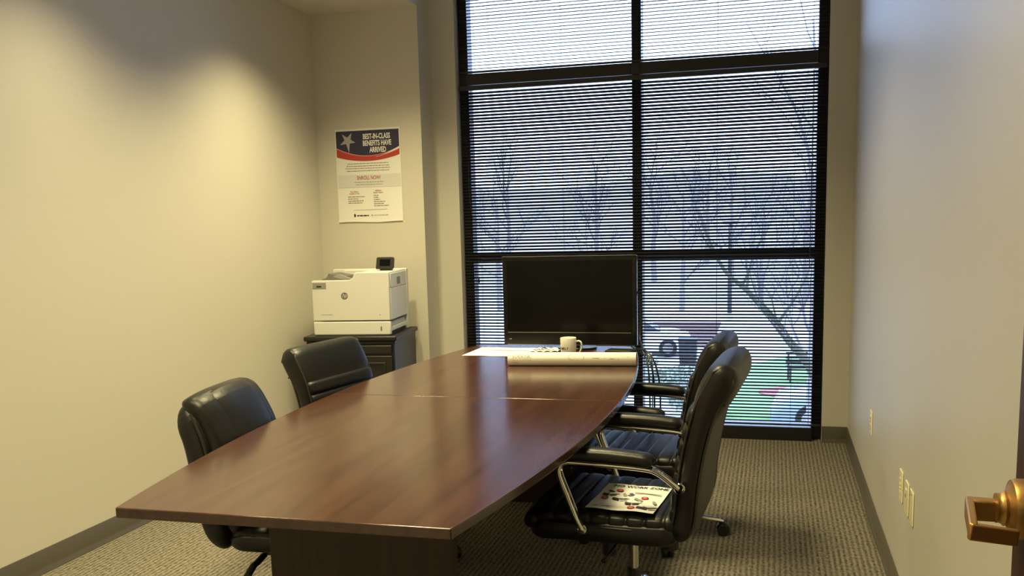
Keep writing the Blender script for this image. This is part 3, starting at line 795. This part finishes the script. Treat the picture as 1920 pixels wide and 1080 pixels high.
for i, ln in enumerate((0.12, 0.075, 0.11, 0.10)): dashes([(-0.155 + ln / 2, -0.136 - i * 0.0135, ln, 0.0048)], M['grey_ink'], 'list_print', 1.0, 20 + i)
for i, ln in enumerate((0.035, 0.032, 0.045, 0.08, 0.07, 0.105)): dashes([(0.028 + ln / 2, -0.130 - i * 0.0135, ln, 0.0048)], M['grey_ink'], 'list_print', 1.0, 30 + i)
ppoly('rule_line', [(-0.12, -0.222), (0.12, -0.2205), (0.12, -0.2225), (-0.12, -0.224)], M['faint_ink'])
ppoly('emblem', [(-0.118, -0.268), (-0.106, -0.268), (-0.106, -0.252), (-0.112, -0.246), (-0.118, -0.252)], M['ink'], 1)
dashes([(-0.055, -0.260, 0.085, 0.0075)], M['ink'], 'sponsor_print', 1, 9)
ppoly('round_emblem', ell2(0.012, -0.259, 0.0065, 0.0065), M['faint_ink'], 1)
dashes([(0.075, -0.259, 0.10, 0.005)], M['faint_ink'], 'sponsor_print', 1, 10)
for sx2, rz_ in ((-1, 35), (1, -35)):
    MB().prism([(-0.012, -0.006), (0.012, -0.006), (0.012, 0.006), (-0.012, 0.006)], 0, 0.0003, Matrix.Translation((sx2 * 0.232, -0.0008, -0.303)) @ Matrix.Rotation(R(rz_ + 90), 4, 'Y') @ XZ).build('tape', M['ivory'], po)

# ------------------------------------------------------------------ television
tv = empty('television', (-1.029, 4.838, TZ), 0, 'black flat screen television standing at the far end of the table', 'television')
tw, thh = 0.714, 0.468
zb = 0.02
MB().span((-tw / 2, -0.03, zb), (tw / 2, 0.012, zb + thh)).build('cabinet', M['bezel'], tv, 40, 0.005)
MB().span((-tw / 2 + 0.06, 0.0115, zb + 0.06), (tw / 2 - 0.06, 0.05, zb + thh - 0.08)).build('rear_housing', M['plastic'], tv, 40, 0.008)
MB().span((-tw / 2 + 0.024, -0.0315, zb + 0.075), (tw / 2 - 0.024, -0.0295, zb + thh - 0.024)).build('screen', M['screen'], tv)
MB().span((-tw / 2 + 0.022, -0.0325, zb + 0.066), (tw / 2 - 0.03, -0.0298, zb + 0.0695)).build('trim_strip', M['silver'], tv)
MB().span((-tw / 2, -0.031, zb + thh - 0.001), (tw / 2, -0.02, zb + thh + 0.002)).build('top_trim', M['silver'], tv)
MB().span((-tw / 2 + 0.02, -0.034, zb + 0.001), (tw / 2 - 0.01, -0.0298, zb + 0.004)).build('bottom_trim', M['silver'], tv)
MB().span((-tw / 2 + 0.03, -0.0315, zb + 0.030), (-tw / 2 + 0.044, -0.0298, zb + 0.034)).build('badge', M['silver'], tv)
MB().span((-0.05, -0.006, 0.008), (0.05, 0.02, zb + 0.05)).build('neck', M['plastic'], tv, 40, 0.004)
MB().prism(sup(0.14, 0.085, 2.6, 36), 0.0, 0.010).build('stand_base', M['bezel'], tv, 40, 0.003)

# ------------------------------------------------------------------ things on the table
# rolled drawing set
ro = empty('rolled_drawings', (-0.8985, 4.245, TZ), R(5.0), 'thick roll of paper drawings lying in front of the television', 'paper roll')
RL, RR = 0.598, 0.0315
prof = []
n = 40
secs = []
for x in (-RL / 2, -RL / 2 + 0.004, RL / 2 - 0.004, RL / 2):
    k = 1.0 if abs(x) < RL / 2 - 0.002 else 0.985
    secs.append([(x, RR * k * math.cos(2 * math.pi * j / n), RR + RR * k * math.sin(2 * math.pi * j / n)) for j in range(n)])
MB().loft(secs, caps=False).build('outer_sheet', M['paper_roll'], ro, 50)
for k in range(3):     # spiral of inner sheets seen at the ends
    rr = RR - 0.003 - 0.004 * k
    b = MB(); sp_ = [(rr - 0.0012 * t / 40, 2 * math.pi * t / 40) for t in range(41)]
    for sgn in (-1, 1):
        pass
    secs = []
    for (q, a) in sp_:
        x = RL / 2 - 0.003 - 0.001 * k
        secs.append([(-x, q * math.cos(a), RR + q * math.sin(a)), (x, q * math.cos(a), RR + q * math.sin(a)), (x, (q - 0.0008) * math.cos(a), RR + (q - 0.0008) * math.sin(a)), (-x, (q - 0.0008) * math.cos(a), RR + (q - 0.0008) * math.sin(a))])
    b.loft(secs).build('inner_sheet', M['paper_roll'], ro, 50)
def on_roll(pts, m, name):
    """polyline strokes given as (x, angle deg above the front)"""
    b = MB()
    for line in pts:
        b.tube([(x, -(RR + 0.0002) * math.cos(R(a)), RR + (RR + 0.0002) * math.sin(R(a))) for x, a in line], 0.0010, 4)
    o = b.build(name, m, ro); o['kind'] = 'stuff'
rg = random.Random(8)
tl = []
for row, a in enumerate((48, 38, 30, 20, 2)):
    x = -0.275
    while x < -0.19:
        w_ = rg.uniform(0.004, 0.014); tl.append([(x, a), (x + w_, a + rg.uniform(-1, 1))]); x += w_ + rg.uniform(0.003, 0.008)
on_roll(tl, M['grey_ink'], 'title_block_print')
arc = [[(0.01 + 0.022 * math.cos(R(t)), 28 + 26 * math.sin(R(t))) for t in range(100, 300, 20)], [(0.05 + 0.01 * math.cos(R(t)), 20 + 16 * math.sin(R(t))) for t in range(-60, 70, 20)], [(0.026, 2), (0.030, -6), (0.034, 2)], [(0.018, 40), (0.018, 8)],
       [(0.10, 18), (0.13, 17)], [(0.155, 20), (0.157, 14)], [(0.18, 14), (0.2, 12)], [(0.26, 30), (0.285, -10)], [(0.215, 10), (0.222, 10)], [(-0.27, -20), (-0.25, -24)]]
on_roll(arc, M['grey_ink'], 'plan_print')

# mug
mg = empty('mug', (-0.968, 4.50, TZ), R(0), 'cream ceramic mug with lettering behind the paper roll', 'mug')
mp_ = [(0.0, 0.0), (0.026, 0.0), (0.030, 0.003), (0.035, 0.016), (0.038, 0.035), (0.0395, 0.06), (0.040, 0.098), (0.0392, 0.1), (0.0372, 0.098), (0.0368, 0.06), (0.034, 0.03), (0.028, 0.012), (0.0, 0.008)]
MB().lathe([(max(r_, 0.0004), h) for r_, h in mp_], 40).build('cup', M['mug'], mg, 50)
hd = catmull([(0.037, 0, 0.080), (0.052, 0, 0.084), (0.064, 0, 0.076), (0.067, 0, 0.056), (0.060, 0, 0.034), (0.046, 0, 0.016), (0.036, 0, 0.014)], 6)
MB().tube(hd, 1.0, 12, ell=(0.0042, 0.0068), up=(0, 0, 1)).build('handle', M['mug'], mg, 60)
def mugbend(p):
    a = -math.pi / 2 + (p.x - 0.014) / 0.0395 - 0.16
    r_ = 0.0397 + p.z * 0.2
    return Vector((r_ * math.cos(a), r_ * math.sin(a), 0.049 + p.y))
text('FAMILY', 0.0175, M['ink'], mg, None, sx=1.0, bold=0.0002, bend=mugbend)

# loose sheets
sh = empty('drawing_sheet', (-1.297, 4.655, TZ), R(-3), 'large white sheet with lavender print left of the paper roll', 'paper')
secs = []
for i in range(11):
    x = -0.225 + 0.45 * i / 10
    zz = 0.0006 + 0.006 * (i / 10) ** 2 * 0 + 0.0015 * math.sin(i * 0.8) ** 2
    secs.append([(x, -0.15, zz), (x, 0.0, zz + 0.001), (x, 0.15, zz + 0.002), (x, 0.15, zz + 0.0024), (x, 0.0, zz + 0.0014), (x, -0.15, zz + 0.0004)])
MB().loft(secs).build('sheet', M['paper'], sh, 60)
MB().prism([(-0.19, 0.04), (0.14, 0.04), (0.17, 0.135), (-0.20, 0.14)], 0.0052, 0.0054).build('print_block', M['paper_lav'], sh)
MB().prism([(-0.06, -0.04), (0.20, -0.02), (0.20, -0.013), (-0.06, -0.034)], 0.0046, 0.0048).build('print_line', M['faint_ink'], sh)
br = empty('brochure', (-1.135, 4.67, TZ + 0.0062), R(12), 'crumpled blue and white brochure between sheet and mug', 'brochure')
secs = []
for i in range(13):
    x = -0.075 + 0.15 * i / 12
    zz = 0.003 + 0.006 * abs(math.sin(i * 1.05))
    secs.append([(x, -0.05, zz), (x, 0.05, zz + 0.004), (x, 0.05, zz + 0.0046), (x, -0.05, zz + 0.0006)])
MB().loft(secs).build('sheet', M['paper'], br, 30)
for k, (x, y, w_, h_) in enumerate(((-0.04, 0.0, 0.03, 0.02), (0.0, 0.015, 0.028, 0.014), (0.03, -0.02, 0.04, 0.016), (-0.01, -0.03, 0.03, 0.010))):
    MB().prism([(x - w_ / 2, y - h_), (x + w_ / 2, y - h_ / 2), (x + w_ / 2 + 0.01, y + h_), (x - w_ / 2 + 0.004, y + h_ / 2)], 0.0135, 0.0137).build('print_block', M['navy'] if k % 2 else M['paper_lav'], br)
dv = empty('media_player', (-0.735, 4.66, TZ), R(-9), 'flat dark box with a pale front edge beside the television', 'media player')
MB().span((-0.068, -0.045, 0.002), (0.068, 0.045, 0.021)).build('case', M['plastic'], dv, 40, 0.003)
MB().span((-0.062, -0.047, 0.008), (0.05, -0.0445, 0.013)).build('front_strip', M['silver'], dv)
MB().span((-0.06, 0.01, 0.0), (0.06, 0.03, 0.0021)).build('foot', M['plastic'], dv)

# cables from the television over the right edge of the table
def cable(pts, r_, label, m=None):
    o = MB().tube(catmull(pts, 8), r_, 7).build('cable', m or M['plastic'], None, 60)
    return tag(o, label, 'cable', 'cables hanging off the table end')
cable([(-0.700, 4.86, 1.05), (-0.664, 4.85, 1.02), (-0.657, 4.83, 0.90), (-0.655, 4.80, 0.80), (-0.63, 4.70, 0.765), (-0.60, 4.58, 0.755), (-0.560, 4.50, 0.70), (-0.545, 4.49, 0.58), (-0.545, 4.49, 0.30), (-0.53, 4.52, 0.012), (-0.50, 4.8, 0.008)], 0.0045, 'black cable running down the right edge of the television and off the table')
cable([(-0.70, 4.79, 0.757), (-0.655, 4.68, 0.752), (-0.60, 4.54, 0.748), (-0.572, 4.47, 0.70), (-0.563, 4.46, 0.55), (-0.56, 4.45, 0.28), (-0.57, 4.46, 0.011), (-0.60, 4.7, 0.007)], 0.0038, 'thin black cable looping over the table edge beside the paper roll')
cable([(-0.668, 4.66, 0.750), (-0.63, 4.62, 0.764), (-0.585, 4.555, 0.762), (-0.545, 4.52, 0.71), (-0.522, 4.515, 0.60), (-0.520, 4.52, 0.42), (-0.525, 4.53, 0.2), (-0.51, 4.56, 0.011), (-0.45, 4.74, 0.007)], 0.0042, 'black cable from the flat dark box hanging outermost off the table')
cable([(-0.648, 4.80, 0.742), (-0.625, 4.70, 0.744), (-0.595, 4.64, 0.742), (-0.572, 4.62, 0.70), (-0.568, 4.615, 0.6), (-0.572, 4.615, 0.30), (-0.57, 4.63, 0.01), (-0.61, 4.95, 0.006)], 0.0035, 'pale grey cable among the black ones at the table end', M['silver'])

# ------------------------------------------------------------------ wall plates on the right wall
def plate(y, z, label, kind):
    root = empty('wall_plate', (xr, y, z), 0, label, 'wall plate', 'ivory wall plates on the right wall')
    MB().span((-0.006, -0.035, -0.057), (0, 0.035, 0.057)).build('cover', M['ivory'], root, 40, 0.003)
    if kind == 'outlet':
        for s_ in (-1, 1):
            r_ = MB().prism(sup(0.0165, 0.014, 3, 20), 0, 0.003, Matrix.Translation((-0.0058, 0, s_ * 0.0195)) @ Matrix.Rotation(R(-90), 4, 'Y')).build('receptacle', M['ivory'], root, 40)
            for q in (-0.006, 0.006): MB().span((-0.0092, q - 0.001, s_ * 0.0195 - 0.002), (-0.0086, q + 0.001, s_ * 0.0195 + 0.006)).build('slot', M['ivory_dark'], r_)
        MB().lathe([(0.003, -0.0072), (0.003, -0.0055)], 10, (0, 0, 0), 'X').build('screw', M['silver'], root)
    elif kind == 'data':
        for q in (0.026, 0.006, -0.008, -0.022): MB().span((-0.0085, -0.010, q - 0.005), (-0.0055, 0.006, q + 0.004)).build('jack', M['ivory'], root, 40, 0.001)
    elif kind == 'rocker':
        MB().span((-0.0085, -0.0165, -0.033), (-0.0055, 0.0165, 0.033)).build('insert', M['ivory'], root, 40, 0.001)
        MB().span((-0.0092, -0.006, 0.004), (-0.0084, 0.006, 0.014)).build('slot', M['ivory_dark'], root)
    else:
        for q in (-0.042, 0.042): MB().lathe([(0.003, -0.0072), (0.003, -0.0055)], 10, (0, 0, q), 'X').build('screw', M['silver'], root)
plate(4.60, 0.437, 'ivory power outlet alone on the right wall nearest the window', 'outlet')
plate(3.512, 0.438, 'ivory data jack plate, farthest from the door of three together', 'data')
plate(3.357, 0.438, 'ivory plate with one insert, middle of three together on the right wall', 'rocker')
plate(3.246, 0.440, 'blank ivory plate, nearest the door of three together on the right wall', 'blank')

# ------------------------------------------------------------------ open door with lever handle
dxf = 0.366
dr = empty('door_1', (dxf, 1.53, 0)); struct(dr, 'dark brown wooden door standing open along the right wall')
MB().span((0, -0.95, 0.012), (0.044, 0.035, 2.08)).build('door_slab', M['door'], dr, 40, 0.002)
for z_ in (0.25, 1.05, 1.85):
    MB().lathe([(0.007, -0.05), (0.007, 0.05)], 10, (0.022, -0.958, z_)).build('hinge', M['bronze'], dr, 40)
hz = 0.966; hy = -0.028
hn = MB().lathe([(0.045, 0.0), (0.045, -0.015), (0.0425, -0.0195), (0.031, -0.022), (0.028, -0.025), (0.026, -0.0255), (0.0265, -0.030), (0.0235, -0.033), (0.022, -0.0365), (0.0225, -0.040), (0.015, -0.042)], 36, (0, hy, hz), 'X').build('lever_handle', M['bronze'], dr, 35)
def bar(a, b, hw, hh0, hh1):
    a, b = Vector(a), Vector(b); t = (b - a).normalized(); up = Vector((0, 0, 1)); sd = t.cross(up).normalized(); up = sd.cross(t)
    secs = []
    for p, hh in ((a, hh0), (b, hh1)):
        secs.append([p + sd * hw + up * hh, p - sd * hw + up * hh, p - sd * hw - up * hh, p + sd * hw - up * hh])
    return MB().loft(secs)
bar((-0.034, hy, hz - 0.004), (-0.080, hy + 0.004, hz - 0.004), 0.011, 0.0160, 0.0170).build('neck_bar', M['bronze'], hn, 40, 0.004)
bar((-0.074, hy + 0.012, hz - 0.004), (-0.092, hy - 0.118, hz - 0.002), 0.006, 0.0170, 0.0125).build('lever_bar', M['bronze'], hn, 40, 0.003)
bar((-0.0970, hy - 0.114, hz - 0.002), (-0.033, hy - 0.108, hz - 0.010), 0.006, 0.0125, 0.0115).build('return_end', M['bronze'], hn, 40, 0.003)

# ================================================================== outside
GZ = -3.5
OM = {}
OM['lawn'] = mat('lawn', (0.19, 0.28, 0.13), 0.95, spec=0.1, noise=(1.2, 0.2))
OM['asphalt'] = mat('pale_parking_concrete', (0.42, 0.41, 0.40), 0.9, noise=(0.6, 0.1))
OM['mulch'] = mat('red_mulch', (0.26, 0.10, 0.085), 0.95, noise=(3, 0.3))
OM['mulch_dark'] = mat('brown_mulch', (0.10, 0.05, 0.046), 0.95, noise=(3, 0.3))
OM['hill'] = mat('winter_grass_bank', (0.30, 0.27, 0.25), 0.95, noise=(0.5, 0.3))
OM['bark'] = mat('grey_bark', (0.27, 0.24, 0.23), 0.9, noise=(6, 0.3))
OM['twig'] = mat('bare_twigs', (0.19, 0.17, 0.165), 0.9)
OM['near_bark'] = mat('mossy_bark', (0.10, 0.10, 0.065), 0.9, noise=(5, 0.4))
OM['brick'] = mat('brown_brick', (0.20, 0.085, 0.065), 0.9, noise=(4, 0.2))
OM['roof'] = mat('brown_shingle', (0.13, 0.07, 0.06), 0.9)
OM['car_blue'] = mat('silver_blue_car_paint', (0.26, 0.31, 0.40), 0.25, metal=0.4, coat=0.6)
OM['car_white'] = mat('white_car_paint', (0.62, 0.64, 0.68), 0.25, coat=0.6)
OM['car_glass'] = mat('car_glass', (0.03, 0.035, 0.045), 0.06)
OM['tyre'] = mat('tyre_rubber', (0.015, 0.015, 0.015), 0.8)
OM['shrub'] = mat('grey_green_leaves', (0.24, 0.27, 0.20), 0.8)
OM['dark'] = mat('dark_green_steel', (0.03, 0.032, 0.035), 0.6)

struct(MB().span((-60, 6.9, GZ - 0.3), (60, 64, GZ)).build('ground_parking', OM['asphalt']), 'pale parking lot outside the window')
def flat(name, poly, z0, m, label):
    return struct(MB().prism(poly, z0, z0 + 0.05).build(name, m), label)
lawn = [(-1.6 + 0.3, 20.5), (0.2, 20.8), (1.8, 22.3), (3.4, 26), (3.8, 34.5), (1.4, 34.4), (0.2, 33.2), (-0.7, 31.4), (-1.0, 29.0), (-1.15, 26.0), (-1.2, 22.5)]
flat('ground_lawn', lawn, GZ, OM['lawn'], 'green lawn patch outside the right pane')
flat('ground_mulch_bed', ell2(1.15, 26.6, 1.5, 0.95, 28), GZ + 0.03, OM['mulch'], 'red mulch bed on the lawn')
flat('ground_mulch_bank', [(-7.5, 36.6), (-2.25, 36.0), (-2.3, 44.5), (-7.5, 44.4)], GZ, OM['mulch_dark'], 'brown mulch bank beyond the parked car')
# wooded bank behind
hm = MB(); nx, ny = 30, 8; vs = []; fs = []
for j in range(ny + 1):
    for i in range(nx + 1):
        x = -60 + 120 * i / nx; v = j / ny; y = 52 + 60 * v
        vs.append((x, y, GZ - 0.1 + 9.5 * v ** 1.3 + 0.8 * math.sin(x * 0.17 + v * 3) * v))
for j in range(ny):
    for i in range(nx):
        a = j * (nx + 1) + i; fs.append((a, a + 1, a + nx + 2, a + nx + 1))
struct(hm.add(vs, fs).build('ground_bank', OM['hill'], None, 60), 'pale winter bank rising beyond the parking lot')

def tree(name, base, height, spread, seed, label, cat='tree', lean=(0, 0), trunk_pts=None, r0=None, levels=4, bark='bark', group='bare trees beyond the parking lot', nb=5):
    rg = random.Random(seed)
    root = empty(name, base, 0, label, cat, group)
    r0 = r0 or height * 0.016
    tr = MB(); tw_ = MB()
    if trunk_pts: tp = catmull([Vector(p) for p in trunk_pts], 5)
    else:
        tp = catmull([Vector((lean[0] * t * t + rg.gauss(0, 0.015) * height * t, lean[1] * t * t + rg.gauss(0, 0.015) * height * t, height * 0.8 * t)) for t in (0, .25, .5, .75, 1)], 4)
    k = len(tp)
    tr.tube(tp, [r0 * (1 - 0.82 * i / (k - 1)) for i in range(k)], 8)
    def branch(p, d, L_, r_, lev):
        pts = [p]; q = p.copy(); dd = d.copy()
        for i in range(4):
            dd = (dd + Vector((rg.gauss(0, .16), rg.gauss(0, .16), rg.gauss(0.08, .12)))).normalized()
            q = q + dd * (L_ / 4); pts.append(q.copy())
        (tr if lev == 0 else tw_).tube(pts, [r_, r_ * .8, r_ * .62, r_ * .45, r_ * .25], 5 if lev == 0 else 3, caps=False)
        if lev < levels - 1:
            for i in range(3 if lev else 4):
                t = rg.uniform(0.3, 1.0); j = min(3, int(t * 4))
                b = pts[j].lerp(pts[j + 1], t * 4 - j if j < 3 else 1.0)
                nd = (dd + Vector((rg.uniform(-1, 1), rg.uniform(-1, 1), rg.uniform(-.3, .8))) * 0.8).normalized()
                branch(b, nd, L_ * rg.uniform(.45, .68), r_ * 0.5, lev + 1)
    for i in range(nb * 2):
        t = 0.3 + 0.7 * (i + rg.random()) / (nb * 2)
        p = tp[min(k - 1, int(t * (k - 1)))]
        a = rg.uniform(0, 2 * math.pi)
        d = Vector((math.cos(a), math.sin(a), rg.uniform(0.4, 1.3))).normalized()
        branch(p.copy(), d, spread * (1.15 - 0.5 * t) * rg.uniform(.7, 1.1), r0 * 0.42 * (1.15 - t * 0.7), 0)
    tr.build('trunk', OM[bark], root, 60)
    o = tw_.build('twigs', OM['twig'], root); o['kind'] = 'stuff'
    return root

# the near tree leaning across the right pane
tree('bare_tree', (1.35, 16.0, GZ), 7, 1.6, 11, 'bare tree leaning left across the right window pane', group='bare trees near the window',
     trunk_pts=[(0, 0, 0), (-0.35, 0.05, 1.3), (-0.69, 0.05, 2.32), (-1.08, 0.05, 2.85), (-1.42, 0.05, 3.29), (-1.77, 0.05, 3.69), (-2.15, 0.1, 4.05), (-2.5, 0.1, 4.8)], r0=0.10, bark='near_bark', levels=3, nb=4)
tree('bare_tree', (0.75, 18.5, GZ), 10.5, 2.0, 21, 'tall bare upright tree whose twigs show behind the right pane', group='bare trees near the window', levels=5, nb=7, r0=0.09)
tree('bare_tree', (1.5, 24.6, GZ), 12.0, 1.5, 25, 'slim bare tree left of the tall upright tree', group='bare trees near the window', levels=5, nb=6, r0=0.07, lean=(-2.2, 0))
names_ = ['nearest the lamp post', 'left of the lamp post behind the mullion', 'behind the middle of the left panes', 'behind the far left edge of the window', 'in the second row behind the left panes', 'in the second row behind the right panes', 'in the second row behind the mullion', 'at the right edge of the far wood', 'tallest of the far wood behind the left panes', 'smallest of the far wood behind the right panes', 'between two taller trees behind the left panes', 'farthest up the bank behind the right panes']
spots = [(-4.6, 50, 8), (-9.2, 51, 7.5), (-14.6, 50, 8), (-20.5, 51, 8.5), (-11.5, 63, 9.5), (-2.5, 60, 9), (-7.5, 62, 10), (1.8, 55, 9.5), (-16.8, 60, 10.5), (-0.6, 52, 7), (-24.5, 62, 10), (-4.5, 68, 9)]
for i, (x, y, h) in enumerate(spots):
    v = max(0, (y - 52) / 60)
    tree('bare_tree', (x, y, GZ - 0.1 + 9.5 * v ** 1.3), h, h * 0.38, 40 + i, 'bare grey winter tree ' + names_[i], levels=4, nb=5, r0=h * 0.02)

# shrubs under the window
def shrub(base, rx, rz, seed, label):
    rg = random.Random(seed)
    root = empty('shrub', base, 0, label, 'shrub', 'grey green shrubs along the parking lot')
    st_ = MB()
    for i in range(6):
        a = rg.uniform(0, 6.28)
        st_.tube([(0.03 * math.cos(a), 0.03 * math.sin(a), 0), (rx * .3 * math.cos(a), rx * .3 * math.sin(a), rz * .5), (rx * .6 * math.cos(a), rx * .6 * math.sin(a), rz * .95)], [0.025, 0.015, 0.006], 5)
    st_.build('stems', OM['bark'], root, 60)
    lf = MB()
    for i in range(700):
        a = rg.uniform(0, 6.28); c = rg.uniform(-0.3, 1); q = rg.uniform(0.55, 1.0)
        sn = math.sqrt(max(0, 1 - c * c))
        p = Vector((rx * q * sn * math.cos(a), rx * q * sn * math.sin(a), rz * (0.42 + 0.55 * c * q)))
        u = Vector((rg.gauss(0, 1), rg.gauss(0, 1), rg.gauss(0, 1))).normalized(); w_ = u.orthogonal().normalized()
        s_ = rg.uniform(0.05, 0.10)
        lf.add([p - u * s_, p + w_ * s_ * .45, p + u * s_, p - w_ * s_ * .45], [(0, 1, 2, 3)])
    o = lf.build('foliage', OM['shrub'], root); o['kind'] = 'stuff'
for i, (x, y, rx, rz, lb) in enumerate(((-4.3, 29.8, 0.8, 0.8, 'grey green shrub left of the dark bin outside'), (-2.75, 27.6, 0.9, 0.55, 'grey green shrub just in front of the dark bin outside'), (-2.1, 25.2, 0.9, 1.0, 'grey green shrub behind the nearest chair arm'), (-1.7, 23.2, 0.8, 0.9, 'lowest grey green shrub outside, close to the window sill'), (-4.6, 27.2, 0.75, 1.0, 'grey green shrub seen beside the hanging cables'))):
    shrub((x, y, GZ), rx, rz, 70 + i, lb)

# parked cars
def car(loc, rz_, paint, label):
    root = empty('car', loc, rz_, label, 'car', 'parked cars')
    L2, Wd = 2.25, 0.88
    top = [(-2.25, 0.55), (-2.2, 0.78), (-1.75, 0.92), (-1.2, 0.98), (1.0, 0.94), (1.8, 0.84), (2.2, 0.68), (2.25, 0.5)]
    secs = []
    for x, h in catmull([(x, h, 0) for x, h in top], 3) and [(p.x, p.y) for p in catmull([(x, h, 0) for x, h in top], 3)]:
        w_ = Wd * (1 - 0.12 * (abs(x) / L2) ** 4)
        secs.append([(x, -w_, 0.25), (x, -w_, 0.55), (x, -w_ * .97, h - 0.08), (x, -w_ * .82, h), (x, w_ * .82, h), (x, w_ * .97, h - 0.08), (x, w_, 0.55), (x, w_, 0.25)])
    MB().loft(secs).build('body', paint, root, 35)
    cab_ = [(-1.75, 0.9, .78), (-1.1, 1.32, .66), (-0.5, 1.42, .62), (0.2, 1.40, .62), (0.55, 1.30, .65), (1.15, 0.93, .76)]
    MB().loft([[(x, -0.8, 0.88), (x, -w_, h - 0.03), (x, -w_ * .8, h), (x, w_ * .8, h), (x, w_, h - 0.03), (x, 0.8, 0.88)] for x, h, w_ in cab_]).build('windows', OM['car_glass'], root, 35)
    MB().loft([[(x, -w_, h - 0.02), (x, -w_ * .8, h + 0.012), (x, w_ * .8, h + 0.012), (x, w_, h - 0.02)] for x, h, w_ in ((-1.0, 1.36, .66), (-0.5, 1.42, .63), (0.2, 1.40, .63), (0.45, 1.34, .65))]).build('roof', paint, root, 35)
    for sx3 in (-1.38, 1.38):
        for sy3 in (-1, 1):
            wl_ = MB().lathe([(0.2, -0.1), (0.31, -0.1), (0.325, -0.06), (0.325, 0.06), (0.31, 0.1), (0.2, 0.1)], 20, (sx3, sy3 * 0.80, 0.325), 'Y').build('wheel', OM['tyre'], root, 40)
            MB().lathe([(0.19, -0.105), (0.06, -0.11), (0.06, 0.11), (0.19, 0.105)], 14, (sx3, sy3 * 0.80, 0.325), 'Y').build('hubcap', M['silver'], wl_, 40)
    for sy3 in (-1, 1):
        MB().lathe([(0.02, 0.0), (0.09, 0.01), (0.07, 0.05)], 12, (2.13, sy3 * 0.62, 0.66), 'X').build('headlight', OM['car_white'], root, 40)
car((2.3, 22.5, GZ), R(175), OM['car_blue'], 'silver blue car at the lower right corner of the window')
car((-5.05, 34.0, GZ), R(8), OM['car_white'], 'white car parked in front of the brown mulch bank')

# dark waste bin, bench, lamp post
bn = empty('waste_bin', (-2.70, 31.6, GZ), 0, 'dark square waste bin among the shrubs outside', 'bin')
MB().loft([[(-s_, -s_, z_), (s_, -s_, z_), (s_, s_, z_), (-s_, s_, z_)] for s_, z_ in ((0.26, 0.0), (0.30, 0.85))]).build('body', OM['dark'], bn, 40)
MB().span((-0.33, -0.33, 0.85), (0.33, 0.33, 0.92)).build('lid', OM['dark'], bn, 40, 0.02)
be = empty('garden_bench', (0.95, 28.6, GZ), R(8), 'black metal bench on the lawn beside the leaning trunk', 'bench')
for sx3 in (-0.45, 0.45):
    for y_ in (-0.2, 0.2): MB().tube([(sx3, y_, 0), (sx3, y_, 0.45 if y_ < 0 else 0.88)], 0.03, 8).build('leg', OM['dark'], be, 40)
for y_ in (-0.18, -0.06, 0.06, 0.18): MB().span((-0.52, y_ - 0.045, 0.45), (0.52, y_ + 0.045, 0.49)).build('seat_slat', OM['dark'], be)
for z_ in (0.6, 0.73, 0.86): MB().span((-0.52, 0.20, z_ - 0.04), (0.52, 0.235, z_ + 0.03)).build('back_slat', OM['dark'], be)
lp = empty('lamp_post', (-1.98, 46.0, GZ), 0, 'slender grey lamp post standing in the parking lot', 'lamp post')
MB().tube([(0, 0, 0), (0, 0, 4.6)], [0.11, 0.08], 10).build('pole', OM['dark'], lp, 40)
MB().lathe([(0.16, 0), (0.16, 0.3), (0.06, 0.34)], 12).build('footing', OM['asphalt'], lp, 40)
MB().span((-0.35, -0.12, 4.55), (0.35, 0.12, 4.68)).build('lamp_head', OM['dark'], lp, 40, 0.02)

bpy.context.view_layer.update()
